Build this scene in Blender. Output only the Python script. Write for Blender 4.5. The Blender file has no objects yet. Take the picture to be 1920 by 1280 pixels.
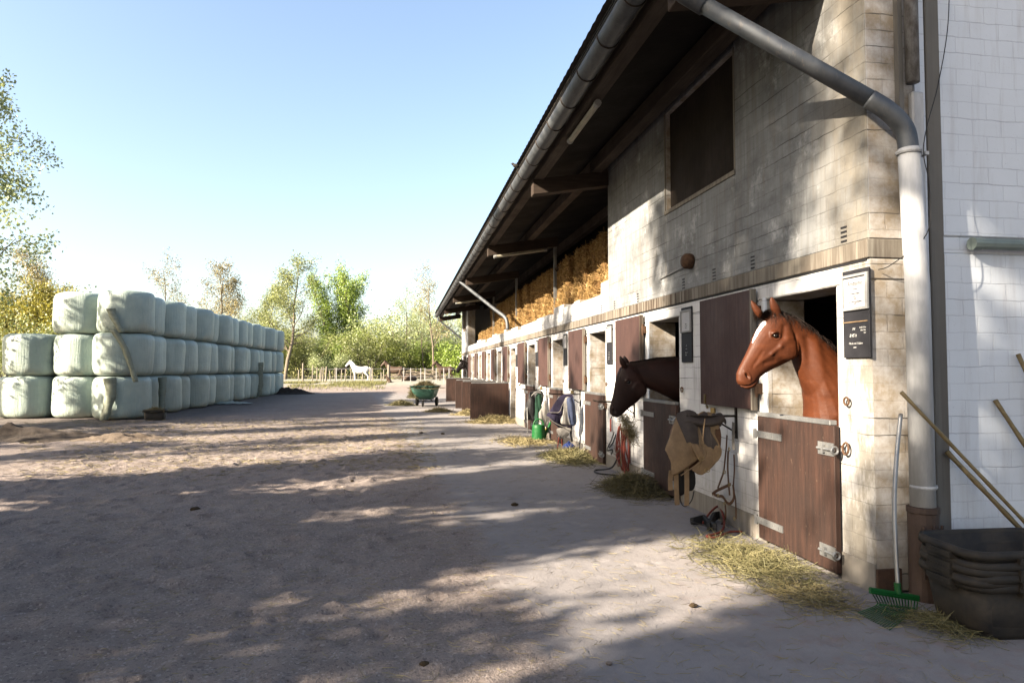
import bpy, bmesh, math, random
import numpy as np
from mathutils import Vector, Matrix, Euler
R = math.radians
scn = bpy.context.scene
COL = scn.collection

# ------------------------------------------------------------------ camera, sky, sun, exposure
cam_d = bpy.data.cameras.new('camera'); cam = bpy.data.objects.new('camera', cam_d); COL.objects.link(cam)
cam_d.sensor_width = 36; cam_d.lens = 24.0; cam_d.clip_start = 0.05; cam_d.clip_end = 3000
cam.location = (0, 0, 1.6); cam.rotation_euler = (R(90 + 2.371), 0, R(-9.004))
scn.camera = cam
SUN_T, SUN_K = 0.42, 0.55                      # run of the light: +1 in X, +0.42 in Y, -0.55 in Z
SUN_EL = math.atan(SUN_K / math.hypot(1, SUN_T)); SUN_AZ = math.atan2(-1, -SUN_T)
w = bpy.data.worlds.new('World'); scn.world = w; w.use_nodes = True
nt = w.node_tree; bg = nt.nodes['Background']; sky = nt.nodes.new('ShaderNodeTexSky')
sky.sky_type = 'NISHITA'; sky.sun_disc = False; sky.sun_elevation = SUN_EL; sky.sun_rotation = SUN_AZ
sky.air_density = 1.0; sky.dust_density = 2.6; sky.ozone_density = 0.1
nt.links.new(sky.outputs[0], bg.inputs[0]); bg.inputs[1].default_value = 0.052
sl = bpy.data.lights.new('sun', 'SUN'); sun = bpy.data.objects.new('sun', sl); COL.objects.link(sun)
sl.energy = 5.0; sl.angle = R(0.5); sl.color = (1.0, 0.865, 0.68)
sun.rotation_euler = Vector((1, SUN_T, -SUN_K)).to_track_quat('-Z', 'Y').to_euler(); sun.location = (-30, -12, 20)
scn.view_settings.view_transform = 'Standard'; scn.view_settings.look = 'None'
scn.view_settings.exposure = 2.85; scn.view_settings.gamma = 1.0; scn.view_settings.use_curve_mapping = False
scn.cycles.use_denoising = True
scn.cycles.max_bounces = 6; scn.cycles.diffuse_bounces = 3; scn.cycles.transparent_max_bounces = 4

# ------------------------------------------------------------------ helpers
ORI = {}
def link(o): COL.objects.link(o); return o
def tag(o, label=None, cat=None, group=None, kind=None):
    if label: o['label'] = label
    if cat: o['category'] = cat
    if group: o['group'] = group
    if kind: o['kind'] = kind
    return o
def thing(name, label, cat, loc=(0, 0, 0), group=None, rz=0):
    o = bpy.data.objects.new(name, None); link(o); o.location = loc; o.rotation_euler = (0, 0, rz)
    o.empty_display_size = 0.2; ORI[o] = Vector(loc)
    return tag(o, label, cat, group)
def mesh_np(name, v, f, smooth=False):
    v = np.asarray(v, dtype=np.float32); f = np.asarray(f, dtype=np.int32)
    me = bpy.data.meshes.new(name); n = f.shape[1]
    me.vertices.add(len(v)); me.vertices.foreach_set('co', v.ravel())
    me.loops.add(f.size); me.loops.foreach_set('vertex_index', f.ravel())
    me.polygons.add(len(f)); me.polygons.foreach_set('loop_start', np.arange(0, f.size, n, dtype=np.int32))
    me.polygons.foreach_set('loop_total', np.full(len(f), n, dtype=np.int32))
    if smooth: me.polygons.foreach_set('use_smooth', np.ones(len(f), dtype=bool))
    me.update(calc_edges=True); me.validate()
    return me
def put(name, me, mat, parent=None, world=True):
    """link a mesh given in world coordinates (world=True) under parent"""
    if parent is not None and world and parent in ORI:
        o_ = ORI[parent]
        if o_.length > 0: me.transform(Matrix.Translation(-o_))
    o = bpy.data.objects.new(name, me); link(o)
    if mat: me.materials.clear(); me.materials.append(mat)
    if parent is not None:
        o.parent = parent; ORI[o] = ORI.get(parent, Vector())
    else: ORI[o] = Vector()
    return o
def rotm(rx=0, ry=0, rz=0): return Euler((rx, ry, rz)).to_matrix()
class MB:
    def __init__(s): s.v = []; s.f = []
    def add(s, vs, fs):
        b = len(s.v); s.v += [tuple(p) for p in vs]; s.f += [tuple(i + b for i in q) for q in fs]; return s
    def bx(s, x0, x1, y0, y1, z0, z1):
        return s.add([(x0,y0,z0),(x1,y0,z0),(x1,y1,z0),(x0,y1,z0),(x0,y0,z1),(x1,y0,z1),(x1,y1,z1),(x0,y1,z1)],
                     [(0,3,2,1),(4,5,6,7),(0,1,5,4),(1,2,6,5),(2,3,7,6),(3,0,4,7)])
    def box(s, c, d, m=None):
        h = [Vector((sx*d[0]/2, sy*d[1]/2, sz*d[2]/2)) for sz in (-1,1) for sx, sy in ((-1,-1),(1,-1),(1,1),(-1,1))]
        if m is not None: h = [m @ p for p in h]
        c = Vector(c)
        return s.add([c + p for p in h], [(0,3,2,1),(4,5,6,7),(0,1,5,4),(1,2,6,5),(2,3,7,6),(3,0,4,7)])
    def loft(s, rings, caps=True, closed=True):
        n = len(rings[0]); b = len(s.v)
        for r in rings: s.v += [tuple(p) for p in r]
        for i in range(len(rings) - 1):
            for j in range(n if closed else n - 1):
                a = b + i*n + j; c = b + i*n + (j+1) % n
                s.f.append((a, c, c + n, a + n))
        if caps and closed:
            s.f.append(tuple(b + j for j in range(n))[::-1]); e = b + (len(rings)-1)*n
            s.f.append(tuple(e + j for j in range(n)))
        return s
    def tube(s, pts, r, n=8, caps=True, flat=1.0):
        pts = [Vector(p) for p in pts]; rr = r if isinstance(r, (list, tuple)) else [r]*len(pts)
        t0 = (pts[1]-pts[0]).normalized(); up = Vector((0,0,1)) if abs(t0.z) < .9 else Vector((1,0,0))
        u = t0.cross(up).normalized(); rings = []
        for i, p in enumerate(pts):
            t = (pts[min(i+1, len(pts)-1)] - pts[max(i-1, 0)])
            t = t.normalized() if t.length > 1e-9 else t0
            u = (u - t*u.dot(t)); u = u.normalized() if u.length > 1e-6 else t.orthogonal().normalized()
            v = t.cross(u)
            rings.append([p + u*math.cos(2*math.pi*k/n)*rr[i] + v*math.sin(2*math.pi*k/n)*rr[i]*flat for k in range(n)])
        return s.loft(rings, caps)
    def lathe(s, prof, c=(0,0,0), n=16, ax='Z'):
        rings = []
        for r, z in prof:
            ring = []
            for k in range(n):
                a = 2*math.pi*k/n; x, y = r*math.cos(a), r*math.sin(a)
                p = (x, y, z) if ax == 'Z' else ((z, x, y) if ax == 'X' else (y, z, x))
                ring.append((c[0]+p[0], c[1]+p[1], c[2]+p[2]))
            rings.append(ring)
        return s.loft(rings)
    def ell(s, c, r, n=12, m=None):
        rings = []; c = Vector(c)
        for i in range(n//2 + 1):
            th = math.pi*(0.02 + 0.96*i/(n//2)); ring = []
            for k in range(n):
                a = 2*math.pi*k/n; p = Vector((r[0]*math.sin(th)*math.cos(a), r[1]*math.sin(th)*math.sin(a), -r[2]*math.cos(th)))
                ring.append(c + (m @ p if m is not None else p))
            rings.append(ring)
        return s.loft(rings)
    def mesh(s, name, smooth=False):
        me = bpy.data.meshes.new(name); me.from_pydata(s.v, [], s.f); me.update()
        if smooth: me.polygons.foreach_set('use_smooth', [True]*len(me.polygons))
        return me
    def build(s, name, mat, parent=None, smooth=False, bevel=0, seg=1):
        o = put(name, s.mesh(name, smooth), mat, parent)
        if bevel:
            m = o.modifiers.new('bevel', 'BEVEL'); m.width = bevel; m.segments = seg; m.limit_method = 'ANGLE'
        return o
def dup(root, loc=None, label=None, group=None, rz=None, scale=None, parent=None):
    c = root.copy(); link(c)
    if parent is not None: c.parent = parent
    if loc is not None: c.location = loc
    if label: c['label'] = label
    if group: c['group'] = group
    if rz is not None: c.rotation_euler = (0, 0, rz)
    if scale is not None: c.scale = scale
    for ch in root.children: dup(ch, parent=c)
    return c
def ordn(n):
    d = ['first','second','third','fourth','fifth','sixth','seventh','eighth','ninth','tenth','eleventh','twelfth','thirteenth','fourteenth','fifteenth','sixteenth','seventeenth','eighteenth','nineteenth','twentieth']
    if n <= 20: return d[n-1]
    t = {2:'twenty',3:'thirty',4:'forty',5:'fifty'}[n//10]
    return t + '-' + d[n % 10 - 1] if n % 10 else {2:'twentieth',3:'thirtieth',4:'fortieth',5:'fiftieth'}[n//10]
rng = np.random.default_rng(7); random.seed(7)
def vnoise(x, y, seed=0):
    """smooth value noise on arrays"""
    r = np.random.default_rng(seed); T = r.random((256, 256)).astype(np.float32)
    xi = np.floor(x).astype(int); yi = np.floor(y).astype(int); fx = x - xi; fy = y - yi
    fx = fx*fx*(3-2*fx); fy = fy*fy*(3-2*fy)
    a = T[xi % 256, yi % 256]; b = T[(xi+1) % 256, yi % 256]; c = T[xi % 256, (yi+1) % 256]; d = T[(xi+1) % 256, (yi+1) % 256]
    return (a*(1-fx)+b*fx)*(1-fy) + (c*(1-fx)+d*fx)*fy - .5
def gz(x, y):
    t = min(1, max(0, (y - 55)/7)); return 0.45*t*t*(3-2*t)

# ------------------------------------------------------------------ node helpers / materials
class NT:
    def __init__(s, name):
        s.m = bpy.data.materials.new(name); s.m.use_nodes = True; s.t = s.m.node_tree
        s.b = s.t.nodes['Principled BSDF']; s.out = s.t.nodes['Material Output']
    def n(s, ty, **kw):
        o = s.t.nodes.new('ShaderNode' + ty)
        for k, v in kw.items():
            if k.startswith('_'): setattr(o, k[1:], v)
            else:
                i = o.inputs[int(k[1:])] if k[0] == 'i' and k[1:].isdigit() else o.inputs[k]
                s.set(i, v)
        return o
    def set(s, i, v):
        if isinstance(v, bpy.types.NodeSocket): s.t.links.new(v, i)
        elif isinstance(v, bpy.types.Node): s.t.links.new(v.outputs[0], i)
        else:
            if isinstance(v, (tuple, list)) and len(v) == 3 and i.type == 'RGBA': v = (*v, 1)
            i.default_value = v
    def pos(s): return s.n('NewGeometry').outputs['Position']
    def objc(s): return s.n('TexCoord').outputs['Object']
    def rnd(s): return s.n('ObjectInfo').outputs['Random']
    def map(s, v, sc=(1,1,1), rot=(0,0,0), loc=(0,0,0)):
        return s.n('Mapping', Vector=v, Scale=sc, Rotation=rot, Location=loc).outputs[0]
    def noise(s, v, scale, detail=4, rough=.55, dist=0):
        return s.n('TexNoise', Vector=v, Scale=scale, Detail=detail, Roughness=rough, Distortion=dist).outputs['Fac']
    def ramp(s, f, stops, interp='LINEAR'):
        o = s.n('ValToRGB', Fac=f); cr = o.color_ramp; cr.interpolation = interp
        while len(cr.elements) < len(stops): cr.elements.new(.5)
        for e, (p, c) in zip(cr.elements, stops):
            e.position = p; e.color = (c, c, c, 1) if isinstance(c, (int, float)) else (*c, 1)
        return o.outputs[0]
    def mix(s, f, a, b, mode='MIX'):
        o = s.n('Mix', _data_type='RGBA', _blend_type=mode)
        s.set(o.inputs[0], f); s.set(o.inputs[6], a); s.set(o.inputs[7], b); return o.outputs[2]
    def math(s, op, a, b=0, clamp=False):
        o = s.n('Math', _operation=op, _use_clamp=clamp); s.set(o.inputs[0], a); s.set(o.inputs[1], b); return o.outputs[0]
    def rng(s, v, a, b, c=0, d=1):
        o = s.n('MapRange'); s.set(o.inputs[0], v)
        for i, q in enumerate((a, b, c, d)): o.inputs[i+1].default_value = q
        return o.outputs[0]
    def sep(s, v): return s.n('SeparateXYZ', Vector=v).outputs
    def comb(s, x, y, z=0): return s.n('CombineXYZ', X=x, Y=y, Z=z).outputs[0]
    def bump(s, h, strength=.5, dist=.01, prev=None):
        o = s.n('Bump', Height=h, Strength=strength, Distance=dist)
        if prev is not None: s.set(o.inputs['Normal'], prev)
        return o.outputs[0]
    def done(s, col, rough=.7, nrm=None, **kw):
        s.b.inputs['Specular IOR Level'].default_value = .22
        s.set(s.b.inputs['Base Color'], col); s.set(s.b.inputs['Roughness'], rough)
        if nrm is not None: s.set(s.b.inputs['Normal'], nrm)
        for k, v in kw.items(): s.set(s.b.inputs[k.replace('_', ' ')], v)
        return s.m
GK = .34
def dk_(c): return tuple(x*GK for x in c)
def simple(name, c1, c2, scale=8, rough=.6, stretch=(1,1,1), bump=.15, dist=.005, world=False, metal=0, rough2=None):
    c1, c2 = dk_(c1), dk_(c2)
    t = NT(name); v = t.map(t.pos() if world else t.objc(), stretch)
    f = t.noise(v, scale, 6, .6); g = t.noise(v, scale*5.3, 4, .6)
    c = t.mix(t.ramp(f, [(.32, 0), (.68, 1)]), c1, c2)
    c = t.mix(t.ramp(g, [(.3, .35), (.55, 0)]), c, tuple(x*.55 for x in c1))
    r = t.rng(f, .3, .7, rough, rough2 if rough2 is not None else min(1, rough+.15))
    return t.done(c, r, t.bump(t.math('ADD', f, t.math('MULTIPLY', g, .5)), bump, dist), Metallic=metal)

def masonry(name, paint, grime, upper=None, joint=.35, ck=.85):
    t = NT(name); p = t.pos(); x, y, z = t.sep(p)
    nrm = t.sep(t.n('NewGeometry').outputs['True Normal'])
    side = t.math('GREATER_THAN', t.math('ABSOLUTE', nrm[0]), .5)
    u = t.math('ADD', t.math('MULTIPLY', side, y), t.math('MULTIPLY', t.math('SUBTRACT', 1, side), x))
    wob = t.math('MULTIPLY', t.math('SUBTRACT', t.noise(p, 1.7, 3), .5), .03)
    wob2 = t.math('MULTIPLY', t.math('SUBTRACT', t.noise(p, 9, 3), .5), .020)
    vec = t.comb(t.math('ADD', u, wob2), t.math('ADD', t.math('ADD', z, wob), wob2))
    br = t.n('TexBrick', Vector=vec, Color1=(1,1,1), Color2=(.86,.86,.86), Mortar=(0,0,0), Scale=1.0)
    br.inputs['Mortar Size'].default_value = .006; br.inputs['Mortar Smooth'].default_value = .6
    br.inputs['Brick Width'].default_value = .25; br.inputs['Row Height'].default_value = .125
    br.offset = .5
    jt = br.outputs['Fac']; tint = br.outputs['Color']
    b2 = t.n('TexBrick', Vector=vec, Color1=(1,1,1), Color2=(1,1,1), Mortar=(0,0,0), Scale=1.0)       # bed joints alone: cracks run along some of them
    b2.inputs['Mortar Size'].default_value = .0045; b2.inputs['Mortar Smooth'].default_value = .3; b2.inputs['Brick Width'].default_value = 400; b2.inputs['Row Height'].default_value = .125
    crack = t.math('MULTIPLY', b2.outputs['Fac'], t.ramp(t.noise(t.map(p, (.45, .45, 5.2)), 1.9, 5, .7), [(.50, 0), (.60, 1)]))
    vis = t.ramp(t.noise(p, 2.3, 4, .6), [(.38, .12), (.62, 1)])          # joints half filled with paint
    jm = t.math('MULTIPLY', jt, vis)
    big = t.noise(p, 1.1, 5, .6); fine = t.noise(p, 14, 5, .65)
    streak = t.noise(t.map(p, (5, 5, .5)), 2.2, 5, .6)
    col = t.mix(t.ramp(big, [(.35, 0), (.7, .8)]), paint, tuple(c*.86 for c in paint))
    if upper:
        m = t.math('MULTIPLY', t.math('GREATER_THAN', z, 2.55), t.math('LESS_THAN', y, 10.99))
        m = t.math('MULTIPLY', m, t.math('GREATER_THAN', t.math('ABSOLUTE', nrm[0]), .5))
        up = t.mix(t.ramp(streak, [(.35, 0), (.65, 1)]), upper, tuple(c*.72 for c in upper))
        up = t.mix(t.ramp(big, [(.45, 0), (.7, .45)]), up, tuple(min(1, c*1.3) for c in upper))
        blot = t.noise(t.map(p, (1.6, .9, 1.3)), 1.5, 7, .72)
        up = t.mix(t.ramp(blot, [(.46, 0), (.66, .8)]), up, tuple(c*.42 for c in upper))
        run = t.noise(t.map(p, (9, 9, .35)), 1.3, 6, .75); up = t.mix(t.ramp(run, [(.55, 0), (.68, .55)]), up, tuple(c*.5 for c in upper))
        pale = t.noise(p, 2.6, 6, .7); up = t.mix(t.ramp(pale, [(.56, 0), (.7, .7)]), up, tuple(min(1, c*2.1) for c in upper))
        col = t.mix(m, col, up)
        par = t.math('MULTIPLY', t.math('GREATER_THAN', z, 2.55), t.math('GREATER_THAN', y, 10.94)); col = t.mix(par, col, t.mix(t.ramp(t.noise(p, 3.4, 6, .7), [(.42, 0), (.62, .8)]), (.27,.275,.285), (.15,.15,.15)))
    g1 = t.ramp(streak, [(.52, 0), (.72, .55)]); col = t.mix(g1, col, grime)
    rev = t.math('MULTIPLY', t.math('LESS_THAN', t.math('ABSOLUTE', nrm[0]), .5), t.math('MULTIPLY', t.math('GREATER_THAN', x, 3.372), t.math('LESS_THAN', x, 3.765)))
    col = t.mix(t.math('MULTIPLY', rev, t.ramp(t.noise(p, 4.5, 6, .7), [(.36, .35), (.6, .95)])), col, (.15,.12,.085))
    # splash and rising damp near the ground, soot at the weathered corner pier
    low = t.rng(t.math('ADD', z, t.math('MULTIPLY', t.math('SUBTRACT', big, .5), .5)), .1, .55, .75, 0)
    low.node.clamp = True
    col = t.mix(t.math('MULTIPLY', low, t.rng(fine, .35, .65, .4, 1)), col, (.17, .15, .125))
    pier = t.math('MULTIPLY', t.rng(y, 4.75, 5.25, 1, 0), t.ramp(t.noise(t.map(p, (1, 2.2, .8)), 2.6, 6, .68), [(.30, .15), (.55, .93)]))
    pier = t.math('MULTIPLY', pier, t.math('GREATER_THAN', t.math('ABSOLUTE', nrm[0]), .5))
    col = t.mix(pier, col, t.mix(t.noise(p, 7, 5, .7), (.150, .138, .118), (.048, .041, .033)))
    col = t.mix(t.math('MULTIPLY', jm, joint), col, tuple(c*.45 for c in grime))
    spk = t.ramp(t.noise(p, 55, 3, .7), [(.66, 0), (.74, .6)]); col = t.mix(spk, col, tuple(c*.6 for c in grime))
    crack = t.math('MULTIPLY', crack, ck)
    col = t.mix(crack, col, tuple(c*.22 for c in grime))
    col = t.mix(.10, col, tint, 'MULTIPLY')
    h = t.math('SUBTRACT', t.math('SUBTRACT', t.math('MULTIPLY', fine, .35), t.math('MULTIPLY', jm, .5)), crack)
    nb = t.bump(h, .45, .008); nb = t.bump(t.noise(p, 60, 3, .6), .2, .003, nb)
    return t.done(col, .8, nb)
M = {}
M['facade'] = masonry('whitewashed_masonry', (.375,.375,.38), (.125,.112,.098), (.140,.144,.148), joint=.17)
M['gable'] = masonry('white_gable_masonry', (.40,.43,.475), (.28,.28,.29), joint=.05, ck=.22)
def concrete(name, c, stain, amt):
    c, stain = dk_(c), dk_(stain)
    t = NT(name); p = t.pos(); f = t.noise(p, 5, 6, .65)
    st = t.noise(t.map(p, (14, 14, .5)), 1.2, 5, .7); ft = t.noise(t.map(p, (.35,.35,.35)), 1.0, 2)
    col = t.mix(f, c, tuple(x*.75 for x in c))
    col = t.mix(t.math('MULTIPLY', t.ramp(st, [(.40, 0), (.55, amt)]), t.ramp(ft, [(.38, .25), (.58, 1)])), col, stain)
    return t.done(col, .85, t.bump(f, .4, .006))
M['band'] = concrete('lintel_concrete', (.42,.38,.32), (.10,.07,.05), 1.0)
M['plinth'] = concrete('plinth_concrete', (.46,.42,.37), (.24,.20,.16), .5)
M['strip'] = concrete('strip_concrete', (.30,.285,.26), (.12,.10,.09), .6)
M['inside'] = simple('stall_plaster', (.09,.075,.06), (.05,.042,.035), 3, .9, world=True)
def wood(name, c1, c2, rough=.55, axis='Z', worn=(.30,.2,.14), wornamt=.25):
    c1, c2, worn = dk_(c1), dk_(c2), dk_(worn)
    t = NT(name); v = t.objc(); st = {'Z': (9, 9, .7), 'Y': (9, .7, 9), 'X': (.7, 9, 9)}[axis]
    g = t.noise(t.map(v, st), 3, 6, .65); b = t.noise(v, 1.6, 4, .6); f = t.noise(t.map(v, tuple(q*4 for q in st)), 3, 3, .6)
    c = t.mix(t.ramp(g, [(.35, 0), (.66, 1)]), c1, c2); c = t.mix(t.ramp(b, [(.4, 0), (.7, .5)]), c, tuple(x*.6 for x in c1))
    scr = t.ramp(t.noise(t.map(v, (2.2, 2.2, 1.1)), 16, 4, .7), [(.64, 0), (.72, wornamt)]); c = t.mix(scr, c, worn)
    rn = t.rng(t.rnd(), 0, 1, .85, 1.15); c = t.mix(1, c, t.comb(rn, rn, rn), 'MULTIPLY')
    return t.done(c, t.rng(b, .3, .7, rough, rough+.2), t.bump(t.math('ADD', g, f), .35, .004))
M['door'] = wood('brown_door_boards', (.050,.027,.021), (.105,.052,.037), wornamt=.55)
M['shutter'] = wood('brown_shutter_boards', (.075,.038,.034), (.125,.065,.054), wornamt=.15)
M['beam'] = wood('old_roof_timber', (.085,.062,.05), (.15,.115,.09), .8, 'Y', (.07,.05,.04), .4)
M['beamx'] = wood('old_cross_timber', (.06,.04,.03), (.10,.068,.05), .8, 'X', (.06,.045,.035), .4)
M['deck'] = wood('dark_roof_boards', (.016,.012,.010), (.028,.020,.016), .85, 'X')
M['slats'] = wood('weathered_slats', (.16,.12,.09), (.25,.2,.16), .8)
M['hatch'] = wood('dark_hatch_boards', (.022,.014,.010), (.04,.026,.017), .8, 'Z', (.06,.04,.025), .2)
M['oldwood'] = wood('grey_fence_wood', (.42,.36,.28), (.58,.51,.42), .85)
M['roof'] = simple('fibre_cement_roof', (.22,.21,.20), (.30,.28,.26), 6, .85, world=True)
def zinc(name, c1, c2, rough=.42):
    c1, c2 = dk_(c1), dk_(c2)
    t = NT(name); v = t.pos(); f = t.noise(v, 6, 5, .6); g = t.noise(t.map(v, (8, 8, 2)), 4, 5, .7)
    c = t.mix(t.ramp(f, [(.35,0),(.65,1)]), c1, c2); c = t.mix(t.ramp(g, [(.55,0),(.75,.6)]), c, (.16,.14,.12))
    return t.done(c, t.rng(f, .3, .7, rough, rough+.2), t.bump(g, .12, .003), Metallic=.75)
M['zinc'] = zinc('weathered_zinc', (.16,.175,.20), (.29,.31,.335), .5)
M['galv'] = zinc('galvanised_steel', (.50,.51,.52), (.62,.62,.62), .35)
M['pipepaint'] = simple('painted_downpipe', (1.0,1.02,1.06), (.62,.63,.65), 3, .5, (3,3,.6), .2, .004, True)
M['pipedark'] = simple('peeling_dark_pipe', (.13,.11,.10), (.40,.40,.40), 9, .6, (2,2,.8), .3, .004, True)
M['iron'] = simple('dark_iron', (.045,.04,.038), (.09,.065,.05), 20, .5, metal=.6)
M['rust'] = simple('rusty_iron', (.22,.12,.07), (.12,.07,.045), 30, .75, metal=.3)
M['brass'] = simple('brass_fitting', (.62,.48,.25), (.5,.36,.16), 30, .35, metal=.9)
M['tubelamp'] = simple('lamp_plastic', (.60,.57,.46), (.5,.46,.36), 5, .4)
M['tubegreen'] = simple('greenish_lamp_housing', (.34,.42,.40), (.28,.35,.33), 5, .35)
M['cable'] = simple('black_cable', (.02,.02,.025), (.03,.03,.03), 5, .6)
M['black'] = simple('black_nylon', (.012,.012,.014), (.022,.022,.026), 20, .55)
M['tub'] = simple('black_rubber_tub', (.014,.014,.017), (.085,.070,.052), 5, .6, bump=.3)
M['brownplastic'] = simple('brown_plastic', (.10,.065,.05), (.15,.1,.08), 6, .55)
M['greenplastic'] = simple('green_plastic', (.010,.13,.030), (.016,.18,.042), 8, .35)
M['cartgreen'] = simple('faded_green_tub', (.04,.15,.105), (.10,.24,.18), 4, .5)
M['rubber'] = simple('tyre_rubber', (.02,.02,.02), (.04,.038,.035), 12, .8)
M['bamboo'] = wood('bamboo', (.26,.19,.09), (.36,.28,.15), .5, 'X')
M['boardblack'] = simple('chalkboard', (.02,.02,.026), (.032,.032,.04), 6, .6)
M['frame'] = simple('grey_frame', (.42,.42,.42), (.5,.5,.5), 20, .5)
M['paper'] = simple('paper_sheet', (.78,.78,.80), (.70,.70,.74), 7, .45, bump=.3)
M['ink'] = simple('printed_ink', (.10,.10,.11), (.12,.12,.12), 10, .7)
M['chalk'] = simple('chalk_line', (.82,.82,.80), (.7,.7,.7), 40, .9)
M['tan'] = simple('tan_leather', (.46,.31,.17), (.30,.195,.11), 9, .5, bump=.25)
M['greyleather'] = simple('grey_brown_suede', (.13,.105,.095), (.085,.07,.066), 9, .65, bump=.25)
M['strap'] = simple('brown_strap', (.19,.085,.035), (.13,.055,.025), 14, .45)
M['webbing'] = simple('grey_webbing', (.36,.33,.30), (.3,.28,.26), 40, .8)
M['redrope'] = simple('red_rope', (.34,.07,.045), (.22,.045,.035), 40, .7)
M['redplastic'] = simple('red_plastic', (.55,.06,.02), (.5,.05,.02), 9, .4)
M['navy'] = simple('navy_rug', (.025,.022,.055), (.04,.03,.075), 9, .8, bump=.4)
M['blue'] = simple('blue_cloth', (.04,.06,.13), (.07,.09,.17), 9, .7, bump=.4)
M['blueball'] = simple('blue_plastic', (.02,.05,.25), (.03,.07,.3), 6, .4)
M['greencloth'] = simple('green_cloth', (.008,.05,.028), (.014,.07,.038), 9, .8, bump=.4)
M['greycloth'] = simple('grey_cloth', (.42,.40,.38), (.32,.30,.28), 9, .85, bump=.4)
M['whitetape'] = simple('white_fence_tape', (.75,.73,.72), (.68,.66,.66), 9, .6)
M['yellow'] = simple('yellow_plastic', (.6,.5,.04), (.5,.4,.03), 9, .5)
M['redroof'] = simple('red_tiles', (.42,.10,.08), (.32,.07,.06), 3, .8)
M['housewhite'] = simple('white_render', (.75,.75,.76), (.68,.68,.7), 2, .8)
M['glassdark'] = simple('window_glass', (.03,.035,.04), (.05,.05,.06), 3, .1)
M['rubblebrick'] = simple('old_dark_brick', (.16,.09,.06), (.1,.06,.045), 12, .9)
M['bird'] = simple('bird_feathers', (.03,.028,.03), (.08,.07,.06), 30, .7)
M['earth'] = simple('dug_earth', (.30,.235,.18), (.17,.13,.10), 3, .95, bump=.8, dist=.03)
M['darkearth'] = simple('dark_earth', (.10,.078,.065), (.06,.048,.04), 4, .95, bump=.8, dist=.03)
M['dung'] = simple('horse_droppings', (.10,.065,.03), (.06,.04,.02), 20, .95)
M['stone'] = simple('pebble', (.34,.28,.24), (.25,.2,.17), 12, .85)
def strawm(name, c1, c2, trans=.25):
    c1, c2 = dk_(c1), dk_(c2)
    t = NT(name); r = t.n('NewGeometry').outputs['Random Per Island']
    n = t.noise(t.objc(), 3.2, 3)
    c = t.mix(r, c1, c2); c = t.mix(t.ramp(n, [(.4, 0), (.65, .5)]), c, tuple(x*.55 for x in c1))
    return t.done(c, .65)
M['hay'] = strawm('hay_strands', (.34,.27,.12), (.52,.44,.23))
M['greenhay'] = strawm('green_hay_strands', (.20,.19,.08), (.36,.31,.15))
M['darkhay'] = strawm('dark_hay_strands', (.10,.09,.04), (.24,.20,.09))
M['straw'] = strawm('golden_straw', (.46,.26,.085), (.66,.44,.17))
M['strawcore'] = simple('straw_core', (.34,.185,.06), (.20,.105,.035), 14, .9, (1,1,3), .9, .03)
M['grass'] = strawm('dry_grass', (.22,.24,.06), (.42,.38,.16))
def leafm(name, c1, c2, tr=.35):
    c1, c2 = tuple(x*.62 for x in c1), tuple(x*.62 for x in c2)
    t = NT(name); r = t.n('NewGeometry').outputs['Random Per Island']; n = t.noise(t.objc(), .55, 3)
    c = t.mix(r, c1, c2); c = t.mix(t.ramp(n, [(.42, 0), (.6, .55)]), c, tuple(x*.6 for x in c1))
    d = t.n('BsdfDiffuse', Color=c); tl = t.n('BsdfTranslucent', Color=c); gl = t.n('BsdfGlossy', Color=(.5,.5,.5)); gl.inputs['Roughness'].default_value = .45
    m1 = t.n('MixShader', Fac=tr); t.set(m1.inputs[1], d); t.set(m1.inputs[2], tl)
    m2 = t.n('MixShader', Fac=.06); t.set(m2.inputs[1], m1); t.set(m2.inputs[2], gl)
    t.t.links.new(m2.outputs[0], t.out.inputs[0]); return t.m
M['leaf_bright'] = leafm('leaves_spring_green', (.26,.37,.05), (.40,.53,.11))
M['leaf_olive'] = leafm('leaves_olive', (.24,.28,.08), (.40,.43,.16))
M['leaf_yellow'] = leafm('leaves_yellow_green', (.27,.25,.035), (.42,.37,.06))
M['leaf_brown'] = leafm('buds_brown', (.32,.27,.12), (.48,.42,.22))
M['leaf_pale'] = leafm('leaves_pale_birch', (.34,.41,.15), (.53,.58,.30))
M['leaf_mid'] = leafm('leaves_mid_green', (.15,.19,.035), (.28,.32,.07))
M['bark'] = simple('grey_brown_bark', (.17,.14,.11), (.26,.22,.17), 6, .9, (3,3,.6), .6, .02)
M['barkpale'] = simple('pale_bark', (.38,.32,.24), (.26,.21,.16), 6, .9, (3,3,.6), .5, .02)
M['barkdark'] = simple('dark_bark', (.09,.075,.06), (.14,.11,.09), 6, .9, (3,3,.6), .6, .02)
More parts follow.
